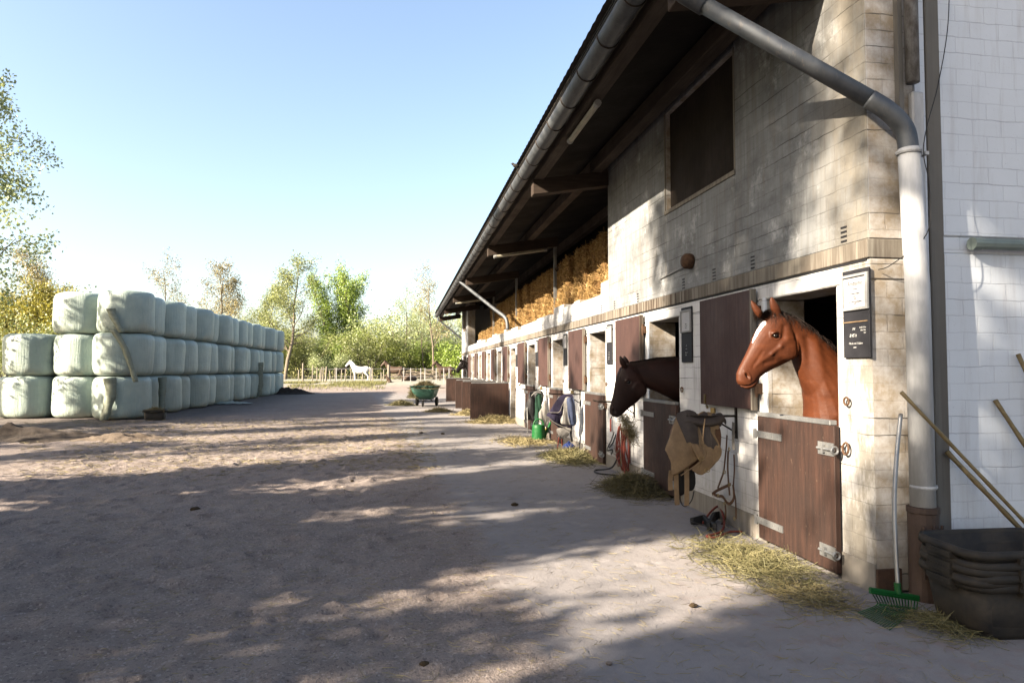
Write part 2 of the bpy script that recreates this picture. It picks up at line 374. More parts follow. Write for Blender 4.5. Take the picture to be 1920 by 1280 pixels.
def wrapm():
    t = NT('pale_green_bale_wrap'); v = t.objc(); a = t.sep(v)
    lump = t.noise(v, 2.2, 5, .6); wr = t.noise(t.map(v, (1.5, 1.5, 14)), 2.4, 5, .65)
    pl = t.noise(t.map(v, (9, 9, .8)), 2.2, 4, .6)
    c = t.mix(t.ramp(lump, [(.35, 0), (.7, 1)]), (.245,.295,.265), (.19,.24,.225))
    c = t.mix(t.ramp(wr, [(.5, 0), (.75, .35)]), c, (.21,.245,.20))
    dirt = t.math('MULTIPLY', t.rng(a[2], -.1, .5, 1, 0), t.ramp(t.noise(v, 3.5, 5, .6), [(.4, 0), (.65, .6)])); c = t.mix(dirt, c, (.30,.27,.20))
    br = t.rng(t.rnd(), 0, 1, .86, 1.08); c = t.mix(1, c, t.comb(br, br, t.math('MULTIPLY', br, .99)), 'MULTIPLY')
    n = t.bump(wr, .6, .014); n = t.bump(pl, .75, .022, n); n = t.bump(t.noise(v, 30, 3, .6), .3, .004, n)
    return t.done(c, .42, n, Specular_IOR_Level=.45)
M['wrap'] = wrapm()
M['film'] = simple('torn_bale_film', (.46,.50,.38), (.34,.37,.28), 5, .45, (1,1,4), .6, .02)
def coat(name, c1, c2):
    c1, c2 = tuple(x*.52 for x in c1), tuple(x*.52 for x in c2)
    """horse coat: markings come from the 'mark' attribute (0 coat, <0 dark points, >0 white)"""
    t = NT(name); v = t.objc(); f = t.noise(v, 5, 4); g = t.noise(t.map(v, (90, 90, 26)), 2, 3, .7)
    at = t.n('Attribute', _attribute_name='mark'); k = at.outputs['Fac']
    c = t.mix(f, c1, c2)
    c = t.mix(t.rng(k, 0, -1, 0, 1), c, (.022,.016,.014)); c = t.mix(t.rng(k, .4, .6, 0, 1), c, (.75,.72,.68))
    hi = t.noise(t.map(v, (2, 2, 5)), 3.2, 5, .6); c = t.mix(t.ramp(hi, [(.5, 0), (.72, .5)]), c, t.mix(1, c, (1.55, 1.6, 1.55), 'MULTIPLY'))
    return t.done(c, t.rng(g, .3, .7, .46, .62), t.bump(t.math('ADD', g, t.math('MULTIPLY', hi, 2)), .30, .004), Specular_IOR_Level=.16)
M['chestnut'] = coat('chestnut_coat', (.105,.028,.0078), (.048,.0125,.0046))
M['bay'] = coat('dark_bay_coat', (.028,.0085,.005), (.013,.005,.0035))
M['blackcoat'] = coat('black_coat', (.018,.015,.014), (.028,.022,.02))
M['browncoat'] = coat('brown_coat', (.10,.065,.045), (.065,.042,.03))
M['whitecoat'] = coat('white_coat', (.80,.78,.75), (.72,.70,.67))
M['eye'] = simple('horse_eye', (.008,.006,.006), (.014,.01,.008), 5, .06, bump=0)
M['hair'] = simple('dark_hair', (.02,.012,.009), (.035,.018,.012), 60, .6)
M['chesthair'] = simple('chestnut_hair', (.12,.035,.012), (.08,.022,.01), 60, .55)
#@@SETTING
# ------------------------------------------------------------------ ground: one sheet to the horizon
def ground_height(X, Y):
    z = np.zeros_like(X)
    t = np.clip((Y - 55)/7, 0, 1); z += 0.45*t*t*(3-2*t)
    sand = np.clip((-(X - (1.15 - .07*Y)) + .5*vnoise(X*.9, Y*.9, 5))/1.1 + .2, 0, 1)      # loose sand left of the paved strip
    near = np.clip((30 - Y)/14, 0, 1)
    tread = vnoise(X*5.2, Y*5.2, 1)*.026 + np.abs(vnoise(X*9, Y*9, 2))*.030 + vnoise(X*1.4, Y*1.4, 3)*.03 + np.clip(vnoise(X*6.5, Y*6.5, 11)-.18, 0, 1)*.11 + vnoise(X*24, Y*24, 12)*.008*np.clip((10-Y)/3, 0, 1)
    z += sand*near*tread + (1-sand)*vnoise(X*1.1, Y*1.1, 4)*.008
    z += np.clip((-X - 5.5)/3, 0, 1)*np.clip(1-abs(Y-19)/6, 0, 1)*(vnoise(X*1.3, Y*1.3, 9)*.16 + vnoise(X*3.3, Y*3.3, 8)*.07)
    # hoof prints
    r = np.random.default_rng(3)
    for _ in range(420):
        hx = r.uniform(-6.5, 2.6); hy = 2 + 13*r.random()**1.4
        if hx > 2.9 - .03*hy: continue
        s = .055 + .02*r.random(); a = r.uniform(0, 6.28)
        i0, i1 = np.searchsorted(GX, [hx-.35, hx+.35]); j0, j1 = np.searchsorted(GY, [hy-.35, hy+.35])
        xs = X[j0:j1, i0:i1] - hx; ys = Y[j0:j1, i0:i1] - hy
        d = np.hypot(xs*math.cos(a)+ys*math.sin(a), (ys*math.cos(a)-xs*math.sin(a))*1.15)
        amp = .024 if hx < .6 else .009
        z[j0:j1, i0:i1] += -amp*np.exp(-(d/s)**4) + amp*.55*np.exp(-((d-s*1.35)/(s*.35))**2)
    return z
def axis(parts):
    out = []
    for a, b, st in parts: out += list(np.arange(a, b - 1e-6, st))
    return np.array(out + [parts[-1][1]])
GX = axis([(-900,-300,150), (-300,-60,30), (-60,-16,4), (-16,-10,.35), (-10,-6,.08), (-6,3.6,.038), (3.6,6,.2), (6,20,2), (20,100,20), (100,900,160)])
GY = axis([(-400,-60,60), (-60,-4,8), (-4,1.5,.5), (1.5,2.4,.1), (2.4,9,.035), (9,14,.05), (14,22,.08), (22,30,.25), (30,54,1), (54,64,.5), (64,130,4), (130,400,30), (400,1800,280)])
XX, YY = np.meshgrid(GX, GY); ZZ = ground_height(XX, YY)
ZZ = np.where((XX > 3.30) & (YY > 4.4) & (YY < 41), np.minimum(ZZ, 0) - .01, ZZ)
nx, ny = len(GX), len(GY); idx = np.arange(nx*ny).reshape(ny, nx)
quads = np.stack([idx[:-1,:-1], idx[:-1,1:], idx[1:,1:], idx[1:,:-1]], -1).reshape(-1, 4)
def ground_mat():
    t = NT('sandy_yard'); p = t.pos(); x, y, z = t.sep(p)
    b = t.noise(p, .55, 6, .6); m = t.noise(p, 3.2, 6, .65); f = t.noise(p, 22, 5, .7); ff = t.noise(p, 95, 3, .7)
    sand = t.mix(t.ramp(b, [(.32, 0), (.68, 1)]), (0.172,0.143,0.128), (0.133,0.109,0.100))
    sand = t.mix(t.ramp(m, [(.45, 0), (.72, .7)]), sand, (0.099,0.080,0.071))
    sand = t.mix(t.ramp(f, [(.55, 0), (.72, .6)]), sand, (0.073,0.057,0.051))
    sand = t.mix(t.ramp(ff, [(.62, 0), (.75, .5)]), sand, (0.216,0.190,0.174))
    grit = t.n('TexVoronoi', Vector=p, Scale=70).outputs['Color']; gs = t.sep(grit)
    sand = t.mix(t.ramp(gs[0], [(.86, 0), (.93, .6)]), sand, (0.061,0.051,0.049)); sand = t.mix(t.ramp(gs[1], [(.88, 0), (.95, .5)]), sand, (0.248,0.220,0.206))
    conc = t.mix(t.ramp(m, [(.3, 0), (.7, 1)]), (0.153,0.143,0.144), (0.123,0.114,0.114))
    conc = t.mix(t.ramp(b, [(.5, 0), (.68, .55)]), conc, (0.176,0.158,0.150))
    conc = t.mix(t.ramp(ff, [(.64, 0), (.74, .6)]), conc, (0.068,0.059,0.055))
    red = t.math('MULTIPLY', t.ramp(t.noise(p, 6, 5, .7), [(.5, 0), (.68, .5)]), t.math('MULTIPLY', t.rng(y, 6, 4.2, 0, 1), t.rng(x, 1.6, 2.4, 0, 1)))
    conc = t.mix(red, conc, (0.142,0.093,0.076))
    edge = t.math('SUBTRACT', t.math('ADD', x, t.math('MULTIPLY', y, .07)), 1.15)
    msk = t.ramp(t.math('ADD', t.math('ADD', edge, .5), t.math('MULTIPLY', t.math('SUBTRACT', t.noise(p, 1.1, 6, .7), .5), 1.7)), [(.38, 0), (.66, 1)])
    msk = t.math('MULTIPLY', msk, t.rng(y, 50, 42, 0, 1))
    col = t.mix(msk, sand, conc)
    strawy = t.math('MULTIPLY', t.ramp(t.noise(t.map(p, (1, 1.6, 1)), .8, 5, .65), [(.52, 0), (.66, .55)]), t.rng(y, 10, 16, 0, 1))
    col = t.mix(t.math('MULTIPLY', strawy, t.ramp(f, [(.4, 0), (.6, 1)])), col, (0.186,0.164,0.118))
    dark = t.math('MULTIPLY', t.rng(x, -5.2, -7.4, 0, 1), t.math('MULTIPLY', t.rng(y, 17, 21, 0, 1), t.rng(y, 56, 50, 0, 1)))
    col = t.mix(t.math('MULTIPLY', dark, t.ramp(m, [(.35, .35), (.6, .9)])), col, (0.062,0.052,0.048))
    far = t.rng(t.math('ADD', y, t.math('MULTIPLY', b, 4)), 60, 63, 0, 1)
    bank = t.math('MULTIPLY', t.rng(x, -20, -14, 0, 1), 1)
    fc = t.mix(t.ramp(m, [(.4, 0), (.6, 1)]), (0.206,0.193,0.177), (0.147,0.144,0.103)); col = t.mix(far, col, fc)
    meadow = t.math('MULTIPLY', t.rng(t.math('ADD', x, t.math('MULTIPLY', b, 3)), -14, -18, 0, 1), 1); col = t.mix(meadow, col, t.mix(m, (0.044,0.056,0.022), (0.095,0.086,0.045)))
    wood_ = t.rng(y, 84, 90, 0, 1); col = t.mix(wood_, col, t.mix(m, (0.041,0.047,0.024), (0.081,0.075,0.044)))
    h = t.math('ADD', t.math('MULTIPLY', f, .5), t.math('MULTIPLY', ff, .25))
    h = t.math('ADD', h, m)
    bs = t.mix(msk, (1,1,1), (.35,.35,.35))
    n = t.n('Bump', Height=h, Distance=.035); t.set(n.inputs['Strength'], t.math('MULTIPLY', t.sep(bs)[0], 1.0))
    return t.done(col, .92, n.outputs[0], Specular_IOR_Level=.2)
M['ground'] = ground_mat()
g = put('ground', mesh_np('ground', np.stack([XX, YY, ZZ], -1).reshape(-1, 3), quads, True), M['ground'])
tag(g, 'sandy stable yard with a dusty paved strip along the barn', 'ground', kind='structure')

# ------------------------------------------------------------------ the stable building
X0 = 3.36; YN = 4.5; YF = 40.0; XI = 3.76          # outer face, near gable, far gable, inner face
NB = 11; PIT = 3.115
OPN = [(4.90 + PIT*i, 5.95 + PIT*i) for i in range(NB)]      # openings
S = thing('stable_building', 'long white brick stable with a wide timber eave and a row of open half doors', 'stable', (X0, YN, 0))
wl = MB()
ys = YN
for a, b in OPN:
    wl.bx(X0, XI, ys, a, 0, 2.26); ys = b
wl.bx(X0, XI, ys, YF, 0, 2.26)
wl.bx(X0, XI, YN, YF, 2.26, 2.42)
wl.build('lower_wall', M['facade'], S, bevel=.012)
# grey block wall above, with the hatch opening
HA = (6.53, 8.40, 3.66, 4.94)
uw = MB()
uw.bx(X0, XI, YN, HA[0], 2.56, 5.16); uw.bx(X0, XI, HA[1], 10.95, 2.56, 5.16)
uw.bx(X0, XI, HA[0], HA[1], 2.56, HA[2]); uw.bx(X0, XI, HA[0], HA[1], HA[3], 5.16)
uw.build('upper_wall', M['facade'], S, bevel=.01)
h_ = MB().bx(X0+.07, X0+.12, HA[0], HA[1], HA[2], HA[3])
hatch = h_.build('loft_hatch', M['hatch'], S)
fr = MB()
fr.bx(X0-.006, X0+.07, HA[0]-.025, HA[0]-.002, HA[2]-.05, HA[3]); fr.bx(X0-.006, X0+.07, HA[1]+.002, HA[1]+.025, HA[2]-.05, HA[3])
fr.bx(X0-.014, X0+.068, HA[0]-.025, HA[1]+.025, HA[2]-.05, HA[2]-.003)
fr.build('frame', M['band'], hatch)
# parapet of the open loft: uneven courses
pp = MB(); y = 10.952; r_ = random.Random(4)
steps = [(11.4,3.10),(12.9,2.90),(13.3,2.96),(14.2,2.93),(15.1,3.0),(15.6,2.87),(17.2,2.90),(19.5,2.87),(20.2,2.78),(21.4,2.9),(22.6,2.86),(23.0,2.95),(25.0,2.86),(26.1,2.93),(27.6,2.86),(28.6,2.74),(30.2,2.86),(31.6,2.95),(33.2,2.85),(36.2,2.85)]
for ye, zt in steps:
    pp.bx(X0 + r_.uniform(0, .006), XI, y, ye, 2.56, zt); y = ye
pp.build('loft_parapet', M['facade'], S, bevel=.015)
fw = MB()
fw.bx(X0, XI, 36.2, 37.3, 2.56, 5.16); fw.bx(X0, XI, 37.3, 39.4, 2.56, 3.75); fw.bx(X0, XI, 37.3, 39.4, 5.0, 5.16); fw.bx(X0, XI, 39.4, YF, 2.56, 5.16)
fw.build('far_wall', M['facade'], S, bevel=.01)
sv = MB()
for i in range(11): sv.bx(X0+.06, X0+.1, 37.33+.19*i, 37.33+.19*i+.11, 3.75, 5.0)
sv.build('loft_shutter', M['slats'], S)
bd = MB(); bd.bx(X0-.018, XI, YN-.003, YF, 2.42, 2.56)
MB().bx(X0-.006, X0-.0005, YN+.02, YF, 2.402, 2.419).build('joint_gap', M['cable'], S)
bd.build('lintel_band', M['band'], S, bevel=.006)
ys = YN - .004
for a, b in OPN + [(YF + .03, 0)]: MB().bx(X0-.012, X0-.001, ys, a-.03, -.1, .20).build('plinth', M['plinth'], S); ys = b + .03
# vent slots in the block wall, above the band
for yv in (4.78, 6.18, 7.02, 7.85, 9.5, 10.6, 11.35, 12.35, 13.5, 14.6, 16.4):
    vb = MB()
    for k in range(4): vb.bx(X0-.004, X0+.03, yv-.035, yv+.035, 2.585+.036*k, 2.60+.036*k)
    vb.build('vent_slots', M['cable'], S)
# gable end facing the yard
def gtop(b, xa, za, y0, y1, up):
    pf = lambda x: 4.955 + (min(x, 17-x) - 1.87)*.165 + up
    pr = [(xa, za), (14, za), (14, pf(14)), (8.5, pf(8.5)), (xa, pf(xa))]
    b.loft([[(x, y0, z) for x, z in pr], [(x, y1, z) for x, z in pr]])
gm = MB(); gm.bx(XI, 3.862, YN, YN+.3, 0, 5.2); gm.bx(3.975, 14, YN, YN+.3, 0, 2.47); gm.bx(3.972, 14, YN+.012, YN+.3, 2.47, 2.60); gtop(gm, 3.975, 2.60, YN, YN+.3, .16)
gm.build('gable_wall', M['gable'], S, bevel=.008)
MB().bx(3.862, 3.975, YN-.012, YN+.3, 0, 5.3).build('concrete_strip', M['strip'], S, bevel=.006)
fg = MB(); gtop(fg, XI, 0, YF-.3, YF, -.02); fg.build('far_gable_wall', M['gable'], S)
bw = MB(); bw.bx(13.7, 14, YN+.3, YF-.3, 0, 5.3); bw.build('rear_wall', M['facade'], S)
# inside: stall partitions, back wall and loft floor
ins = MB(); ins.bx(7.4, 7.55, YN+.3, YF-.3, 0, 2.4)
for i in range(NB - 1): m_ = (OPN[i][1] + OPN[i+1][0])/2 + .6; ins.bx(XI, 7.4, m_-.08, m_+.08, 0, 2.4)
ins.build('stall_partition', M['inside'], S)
MB().bx(XI, 13.7, YN+.3, YF-.3, 2.40, 2.55).build('loft_floor', M['beam'], S)
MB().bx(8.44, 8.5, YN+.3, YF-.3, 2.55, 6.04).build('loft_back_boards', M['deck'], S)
# roof: deck, sheets, rafters, purlins
XE, ZE, SL = 1.87, 4.955, .165
rz_ = lambda x: ZE + (x - XE)*SL
YR0, YR1 = 4.68, 41.5
dk = MB(); dk.add([(XE,YR0,rz_(XE)),(8.5,YR0,rz_(8.5)),(8.5,YR1,rz_(8.5)),(XE,YR1,rz_(XE)),(XE,YR0,rz_(XE)+.03),(8.5,YR0,rz_(8.5)+.03),(8.5,YR1,rz_(8.5)+.03),(XE,YR1,rz_(XE)+.03)],
                  [(0,3,2,1),(4,5,6,7),(0,1,5,4),(1,2,6,5),(2,3,7,6),(3,0,4,7)])
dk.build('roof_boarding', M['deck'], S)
rf = MB(); ring0 = []; ring1 = []
NW = 420
va = []
for k in range(NW+1):
    yy = YR0 - .03 + (YR1 - YR0 + .06)*k/NW; zz = .006*math.cos(k*math.pi)
    va += [(XE-.05, yy, rz_(XE-.05)+.055+zz), (8.5, yy, rz_(8.5)+.055+zz), (15.2, yy, rz_(8.5)+.055-(15.2-8.5)*SL+zz)]
rf.add(va, [q for k in range(NW) for q in ((3*k,3*k+1,3*k+4,3*k+3),(3*k+1,3*k+2,3*k+5,3*k+4))])
rf.build('roof', M['roof'], S, smooth=True)
for yb in (5.02, 11.0, 17.1, 23.2, 29.3, 35.4, 40.8):                    # cross beams sloping up to the wall
    b_ = MB(); sl_ = .165; xe = 2.08
    b_.add([(xe,yb-.1,4.47),(3.9,yb-.1,4.47+sl_*1.8),(3.9,yb+.1,4.47+sl_*1.8),(xe,yb+.1,4.47),(xe,yb-.1,4.72),(3.9,yb-.1,4.72+sl_*1.8),(3.9,yb+.1,4.72+sl_*1.8),(xe,yb+.1,4.72)] if yb > 10 and yb < 36 else
           [(xe,yb-.1,4.47),(3.355,yb-.1,4.47+sl_*1.27),(3.355,yb+.1,4.47+sl_*1.27),(xe,yb+.1,4.47),(xe,yb-.1,4.72),(3.355,yb-.1,4.72+sl_*1.27),(3.355,yb+.1,4.72+sl_*1.27),(xe,yb+.1,4.72)],
           [(0,3,2,1),(4,5,6,7),(0,1,5,4),(1,2,6,5),(2,3,7,6),(3,0,4,7)])
    b_.build('cross_beam', M['beamx'], S, bevel=.008)
for xp, ws in ((2.10, .16), (3.08, .17)):
    for i, (a, b) in enumerate(((YR0, 11.0-.001), (11.001, 17.1), (17.101, 23.2), (23.201, 29.3), (29.301, 35.4), (35.401, YR1))):
        z0 = 4.722 + (xp-2.08)*.165; b_ = MB(); b_.bx(xp, xp+ws, a, b, z0 + .004*(i % 2), z0+.235-.012)
        b_.build('purlin', M['beam'], S, bevel=.008)
for xp in (4.6, 6.2):
    MB().bx(xp, xp+.16, YN+.3, YF-.3, rz_(xp)-.26, rz_(xp)-.03).build('purlin', M['beam'], S)
for k, yp in enumerate((17.1, 23.2, 29.3)):
    MB().bx(3.80, 3.87, yp-.035, yp+.035, 2.552, 4.80).build('loft_post', M['galv'], S)
MB().tube([(3.83, 17.1, 4.15), (4.7, 17.1, 4.75)], .06, 6).build('brace', M['beam'], S)
# gutter: half round zinc channel with brackets
gu = MB(); rings = []
for yy in np.linspace(5.0, YR1, 38):
    rings.append([(1.955 + .105*math.cos(a), yy, 4.865 + .115*math.sin(a)) for a in np.linspace(math.pi, 2*math.pi, 13)])
gu.loft(rings, caps=False, closed=False)
go = gu.build('gutter', M['zinc'], S, smooth=True); mo = go.modifiers.new('thick', 'SOLIDIFY'); mo.thickness = .006
for yy in list(np.arange(5.55, 41.3, .78)):
    MB().tube([(1.955 + .113*math.cos(a), yy, 4.865 + .123*math.sin(a)) for a in np.linspace(math.pi, 2*math.pi, 11)], .011, 5).build('gutter_bracket', M['iron'], go, smooth=True)
MB().tube([(1.845, 4.98, 4.872), (1.845, YR1, 4.872)], .013, 6).build('gutter_lip', M['iron'], go)
MB().loft([[(1.955+.1*math.cos(a), 5.0, 4.865+.11*math.sin(a)) for a in np.linspace(math.pi, 2*math.pi, 13)],
           [(1.955+.1*math.cos(a), 5.006, 4.865+.11*math.sin(a)) for a in np.linspace(math.pi, 2*math.pi, 13)]]).build('gutter_end', M['zinc'], go)
# drainpipe from the gutter end to the corner, elbow, painted downpipe
def smooth_path(pts, k=6):
    P = [Vector(p) for p in pts]; out = []
    for i in range(len(P)-1):
        a, b, c, d = P[max(i-1,0)], P[i], P[i+1], P[min(i+2, len(P)-1)]
        for j in range(k):
            t = j/k; out.append(.5*((2*b) + (c-a)*t + (2*a-5*b+4*c-d)*t*t + (3*b-a-3*c+d)*t**3))
    out.append(P[-1]); return out
dp = MB(); dp.tube([(1.955, 5.08, 4.78), (1.955, 5.06, 4.72), (2.03, 4.98, 4.63), (2.27, 4.84, 4.395)], [.075, .075, .08, .078], 14)
dp.tube([(2.25, 4.85, 4.41), (3.36, 4.375, 3.515)], .064, 14)
dpo = dp.build('slanting_drainpipe', M['zinc'], S, smooth=True)
el = MB(); el.tube(smooth_path([(3.31, 4.395, 3.555), (3.44, 4.345, 3.44), (3.54, 4.325, 3.30), (3.56, 4.32, 3.08)], 6), .068, 14)
el.build('pipe_elbow', M['zinc'], S, smooth=True)
dn = MB(); dn.tube([(3.56, 4.32, 3.18), (3.60, 4.32, 2.2), (3.61, 4.33, .62)], [.073, .080, .082], 16)
dno = dn.build('downpipe', M['pipepaint'], S, smooth=True)
for z in (3.15, .78):
    c_ = MB(); c_.lathe([(.082, z-.012), (.088, z), (.086, z+.012)], (3.56 if z > 2 else 3.61, 4.32, 0), 18)
    c_.box((3.69, 4.40, z), (.03, .20, .025)); c_.box((3.66, 4.33, z), (.06, .04, .025)); c_.build('pipe_clamp', M['pipepaint'], dno, smooth=False)
MB().bx(3.70, 3.80, 4.44, 4.495, .0, 3.66).build('flat_pipe_duct', M['pipepaint'], S, bevel=.012)
MB().tube([(3.67, 4.40, 5.4), (3.67, 4.40, 3.70)], .048, 12).build('upper_pipe', M['pipedark'], S, smooth=True)
MB().bx(3.60, 3.636, 4.45, 4.497, 3.3, 5.4).build('pipe_backing', M['strip'], S)
bt = MB(); bt.lathe([(.098, -.05), (.098, .60), (.106, .605), (.106, .64), (.09, .645)], (3.61, 4.33, 0), 18)
bto = bt.build('downpipe_boot', M['brownplastic'], S, smooth=False)
gr = MB()
for k in range(5): gr.box((3.60, 4.225, .20 + .075*k), (.15, .012, .014))
for xx in (3.53, 3.60, 3.67): gr.box((xx, 4.227, .35), (.014, .014, .36))
gr.build('grate', M['brownplastic'], bto)
MB().bx(3.36, 3.55, 4.475, 4.498, 0, .17).build('bare_brick_patch', M['rubblebrick'], S)
# farther downpipes under the eave
f2 = MB(); f2.tube([(1.955, 24.3, 4.78), (2.0, 24.2, 4.70)] + smooth_path([(2.05, 24.1, 4.64), (2.95, 22.2, 3.58), (3.2, 21.7, 3.30), (3.27, 21.6, 3.1), (3.28, 21.6, 2.88)], 4), .058, 10)
f2.build('slanting_drainpipe', M['zinc'], S, smooth=True)
f3 = MB(); f3.tube([(1.955, 41.2, 4.78), (2.05, 41.2, 4.6), (3.9, 41.2, 3.1), (4.1, 41.2, 2.9), (4.1, 41.2, 0)], .05, 8)
f3.build('slanting_drainpipe', M['zinc'], S, smooth=True)
# cable down the corner
cb = MB(); cb.tube(smooth_path([(4.06, 4.46, 4.8), (4.03, 4.46, 4.2), (3.93, 4.46, 3.72), (3.68, 4.28, 3.35), (3.60, 4.23, 3.12), (3.64, 4.23, 2.88), (3.61, 4.23, 2.55), (3.47, 4.40, 2.36), (3.42, 4.48, 2.33)], 6), .0035, 5)
cb.build('cable', M['cable'], S)

def lower_door():
    """a closed lower half door, hinged at its far side; local origin at the far bottom corner, leaf towards -Y"""
    b = MB(); b.bx(-.028, .022, -1.15, 0, .03, 1.17)
    return b
def make_door(parent, y_hinge, open_):
    d = MB(); ang = R(90) if open_ else 0
    W = 1.16 if not open_ else 1.24
    def tr(mb):
        m = Matrix.Rotation(-ang, 3, 'Z'); hx = X0 - .04; mb.v = [tuple((m @ Vector(p)) + Vector((hx, y_hinge, 0))) for p in mb.v]; return mb
    d.bx(-.024, .024, -W, 0, .035, 1.165)
    do = tr(d).build('stall_door', M['door'], parent, bevel=.004)
    cap = MB().bx(-.03, .032, -W+.04, -.01, 1.166, 1.205); tr(cap).build('edge_capping', M['galv'], do, bevel=.004)
    if not open_:
        for z in (.20, 1.00):
            hg = MB(); hg.bx(-.034, -.0245, -.42, .02, z-.03, z+.03); hg.tube([(-.034, .03, z-.045), (-.034, .03, z+.045)], .018, 8)
            for k in range(4): hg.lathe([(.008, -.040), (.006, -.034)], (0, 0, 0), 6, 'X') if False else hg.box((-.037, -.06-.1*k, z), (.006, .014, .014))
            tr(hg).build('strap_hinge', M['galv'], do)
            bo = MB(); bo.bx(-.033, -.0245, -W+.0, -W+.20, z-.07, z+.03); bo.tube([(-.045, -W-.03, z-.02), (-.045, -W+.19, z-.02)], .011, 8)
            bo.bx(-.058, -.024, -W+.10, -W+.125, z-.05, z+.01)
            bo.tube([(-.045 + .028*math.cos(a), -W-.035, z-.02+.028*math.sin(a)) for a in np.linspace(0, 2*math.pi, 13)], .009, 6)
            tr(bo).build('bolt', M['galv'], do)
    return do
def make_shutter(parent, y0):
    s = MB().bx(X0-.075, X0-.032, y0, y0+1.16, 1.22, 2.37)
    so = s.build('shutter', M['shutter'], parent, bevel=.004)
    e = MB(); e.bx(X0-.079, X0-.028, y0-.004, y0+.03, 1.215, 2.375); e.build('edge_strip', M['band'], so)
    for z in (1.42, 2.16):
        hg = MB(); hg.bx(X0-.06, X0-.002, y0-.05, y0-.005, z-.05, z+.05); hg.tube([(X0-.05, y0-.03, z-.08), (X0-.05, y0-.03, z+.08)], .014, 8); hg.build('hinge', M['rust'], so)
    la = MB(); la.bx(X0-.088, X0-.0755, y0+1.02, y0+1.05, 1.23, 1.33); la.tube([(X0-.09, y0+.98, 1.21), (X0-.10, y0+.93, 1.19)], .014, 6); la.box((X0-.06, y0+.88, 1.16), (.03, .05, .06), rotm(0, 0, .5))
    la.build('latch', M['brass'], so)
    return so
OPEN = {5, 6, 7, 9}
for i, (a, b) in enumerate(OPN):
    make_door(S, b + .07 if i not in OPEN else b + .05, i in OPEN)
    make_shutter(S, b + .13)
    fj = MB(); fj.bx(X0-.004, X0+.05, b-.002, b+.05, 1.18, 2.28); fj.build('door_post', M['gable'], S)
    dl = MB()
    dl.tube([(X0-.03, a-.09, 1.02+.045*0), (X0-.03, a-.09, 1.0)], .01, 6)
    dl.tube([(X0-.03 + .004*math.sin(q), a-.13+.035*math.cos(q), 1.0+.045*math.sin(q)) for q in np.linspace(0, 6.283, 15)], .009, 6)
    dl.tube([(X0-.03, a-.15+.03*math.cos(q), 1.36+.03*math.sin(q)) for q in np.linspace(0, 6.283, 13)], .008, 6)
    dl.build('tie_ring', M['rust'], S)
# loft hatch side: round outlet with its cable
ro = MB(); ro.lathe([(.0, -.001), (.085, -.002), (.095, -.03), (.09, -.09), (.06, -.12), (.0, -.12)], (X0, 7.6, 2.88), 16, 'X')
roo = ro.build('round_vent', M['rust'], S, smooth=True)
MB().tube([(X0-.06, 7.69, 2.86), (X0-.02, 7.85, 2.84), (X0-.012, 8.6, 2.80)], .008, 6).build('conduit', M['frame'], roo)

# ------------------------------------------------------------------ tube lamps fixed under the eave and on the gable
def tube_lamp(label, p0, p1, r, mat='tubelamp'):
    p0, p1 = Vector(p0), Vector(p1); t = thing('tube_lamp', label, 'lamp', p0, 'tube lamps on the stable'); d = (p1-p0).normalized()
    MB().tube([p0, p1], r, 10).build('lamp_cover', M[mat], t, smooth=False)
    e = MB(); e.tube([p0 - d*.03, p0 + d*.04], r*1.15, 10); e.tube([p1 - d*.04, p1 + d*.03], r*1.15, 10)
    e.build('end_cap', M['frame' if mat == 'tubelamp' else 'tubegreen'], t)
tube_lamp('pale tube lamp fixed along the eave purlin nearest the corner drainpipe', (2.20, 7.55, 4.685), (2.20, 8.85, 4.685), .037)
tube_lamp('tube lamp fixed under the cross beam above the hay in the middle of the eave', (2.25, 16.94, 4.44), (3.55, 16.94, 4.65), .037)
tube_lamp('distant tube lamp under the cross beam near the far slanting drainpipe', (2.2, 29.16, 4.43), (3.4, 29.16, 4.62), .037)
tube_lamp('grey green tube lamp on the white gable wall', (4.19, 4.44, 2.535), (5.5, 4.44, 2.535), .042, 'tubegreen')

# ------------------------------------------------------------------ name boards beside the stall openings
def text_mesh(parent, s, mat, y, z, size, x, shear=0, sx=1.0, align='CENTER'):
    cu = bpy.data.curves.new('lettering', 'FONT'); cu.body = s; cu.size = size; cu.align_x = align; cu.shear = shear; cu.extrude = .0006; cu.resolution_u = 2
    tmp = bpy.data.objects.new('lettering', cu); me = bpy.data.meshes.new_from_object(tmp)
    # text lies in XY of the curve: local x -> -Y (reads left to right seen from the yard), local y -> Z
    me.transform(Matrix(((0,0,-1,x),(-sx,0,0,y),(0,1,0,z),(0,0,0,1))))
    bpy.data.objects.remove(tmp); bpy.data.curves.remove(cu)
    return me
def join_text(parent, items, mat, name):
    bm = bmesh.new()
    for me in items: bm.from_mesh(me); bpy.data.meshes.remove(me)
    me = bpy.data.meshes.new(name); bm.to_mesh(me); bm.free(); put(name, me, mat, parent)
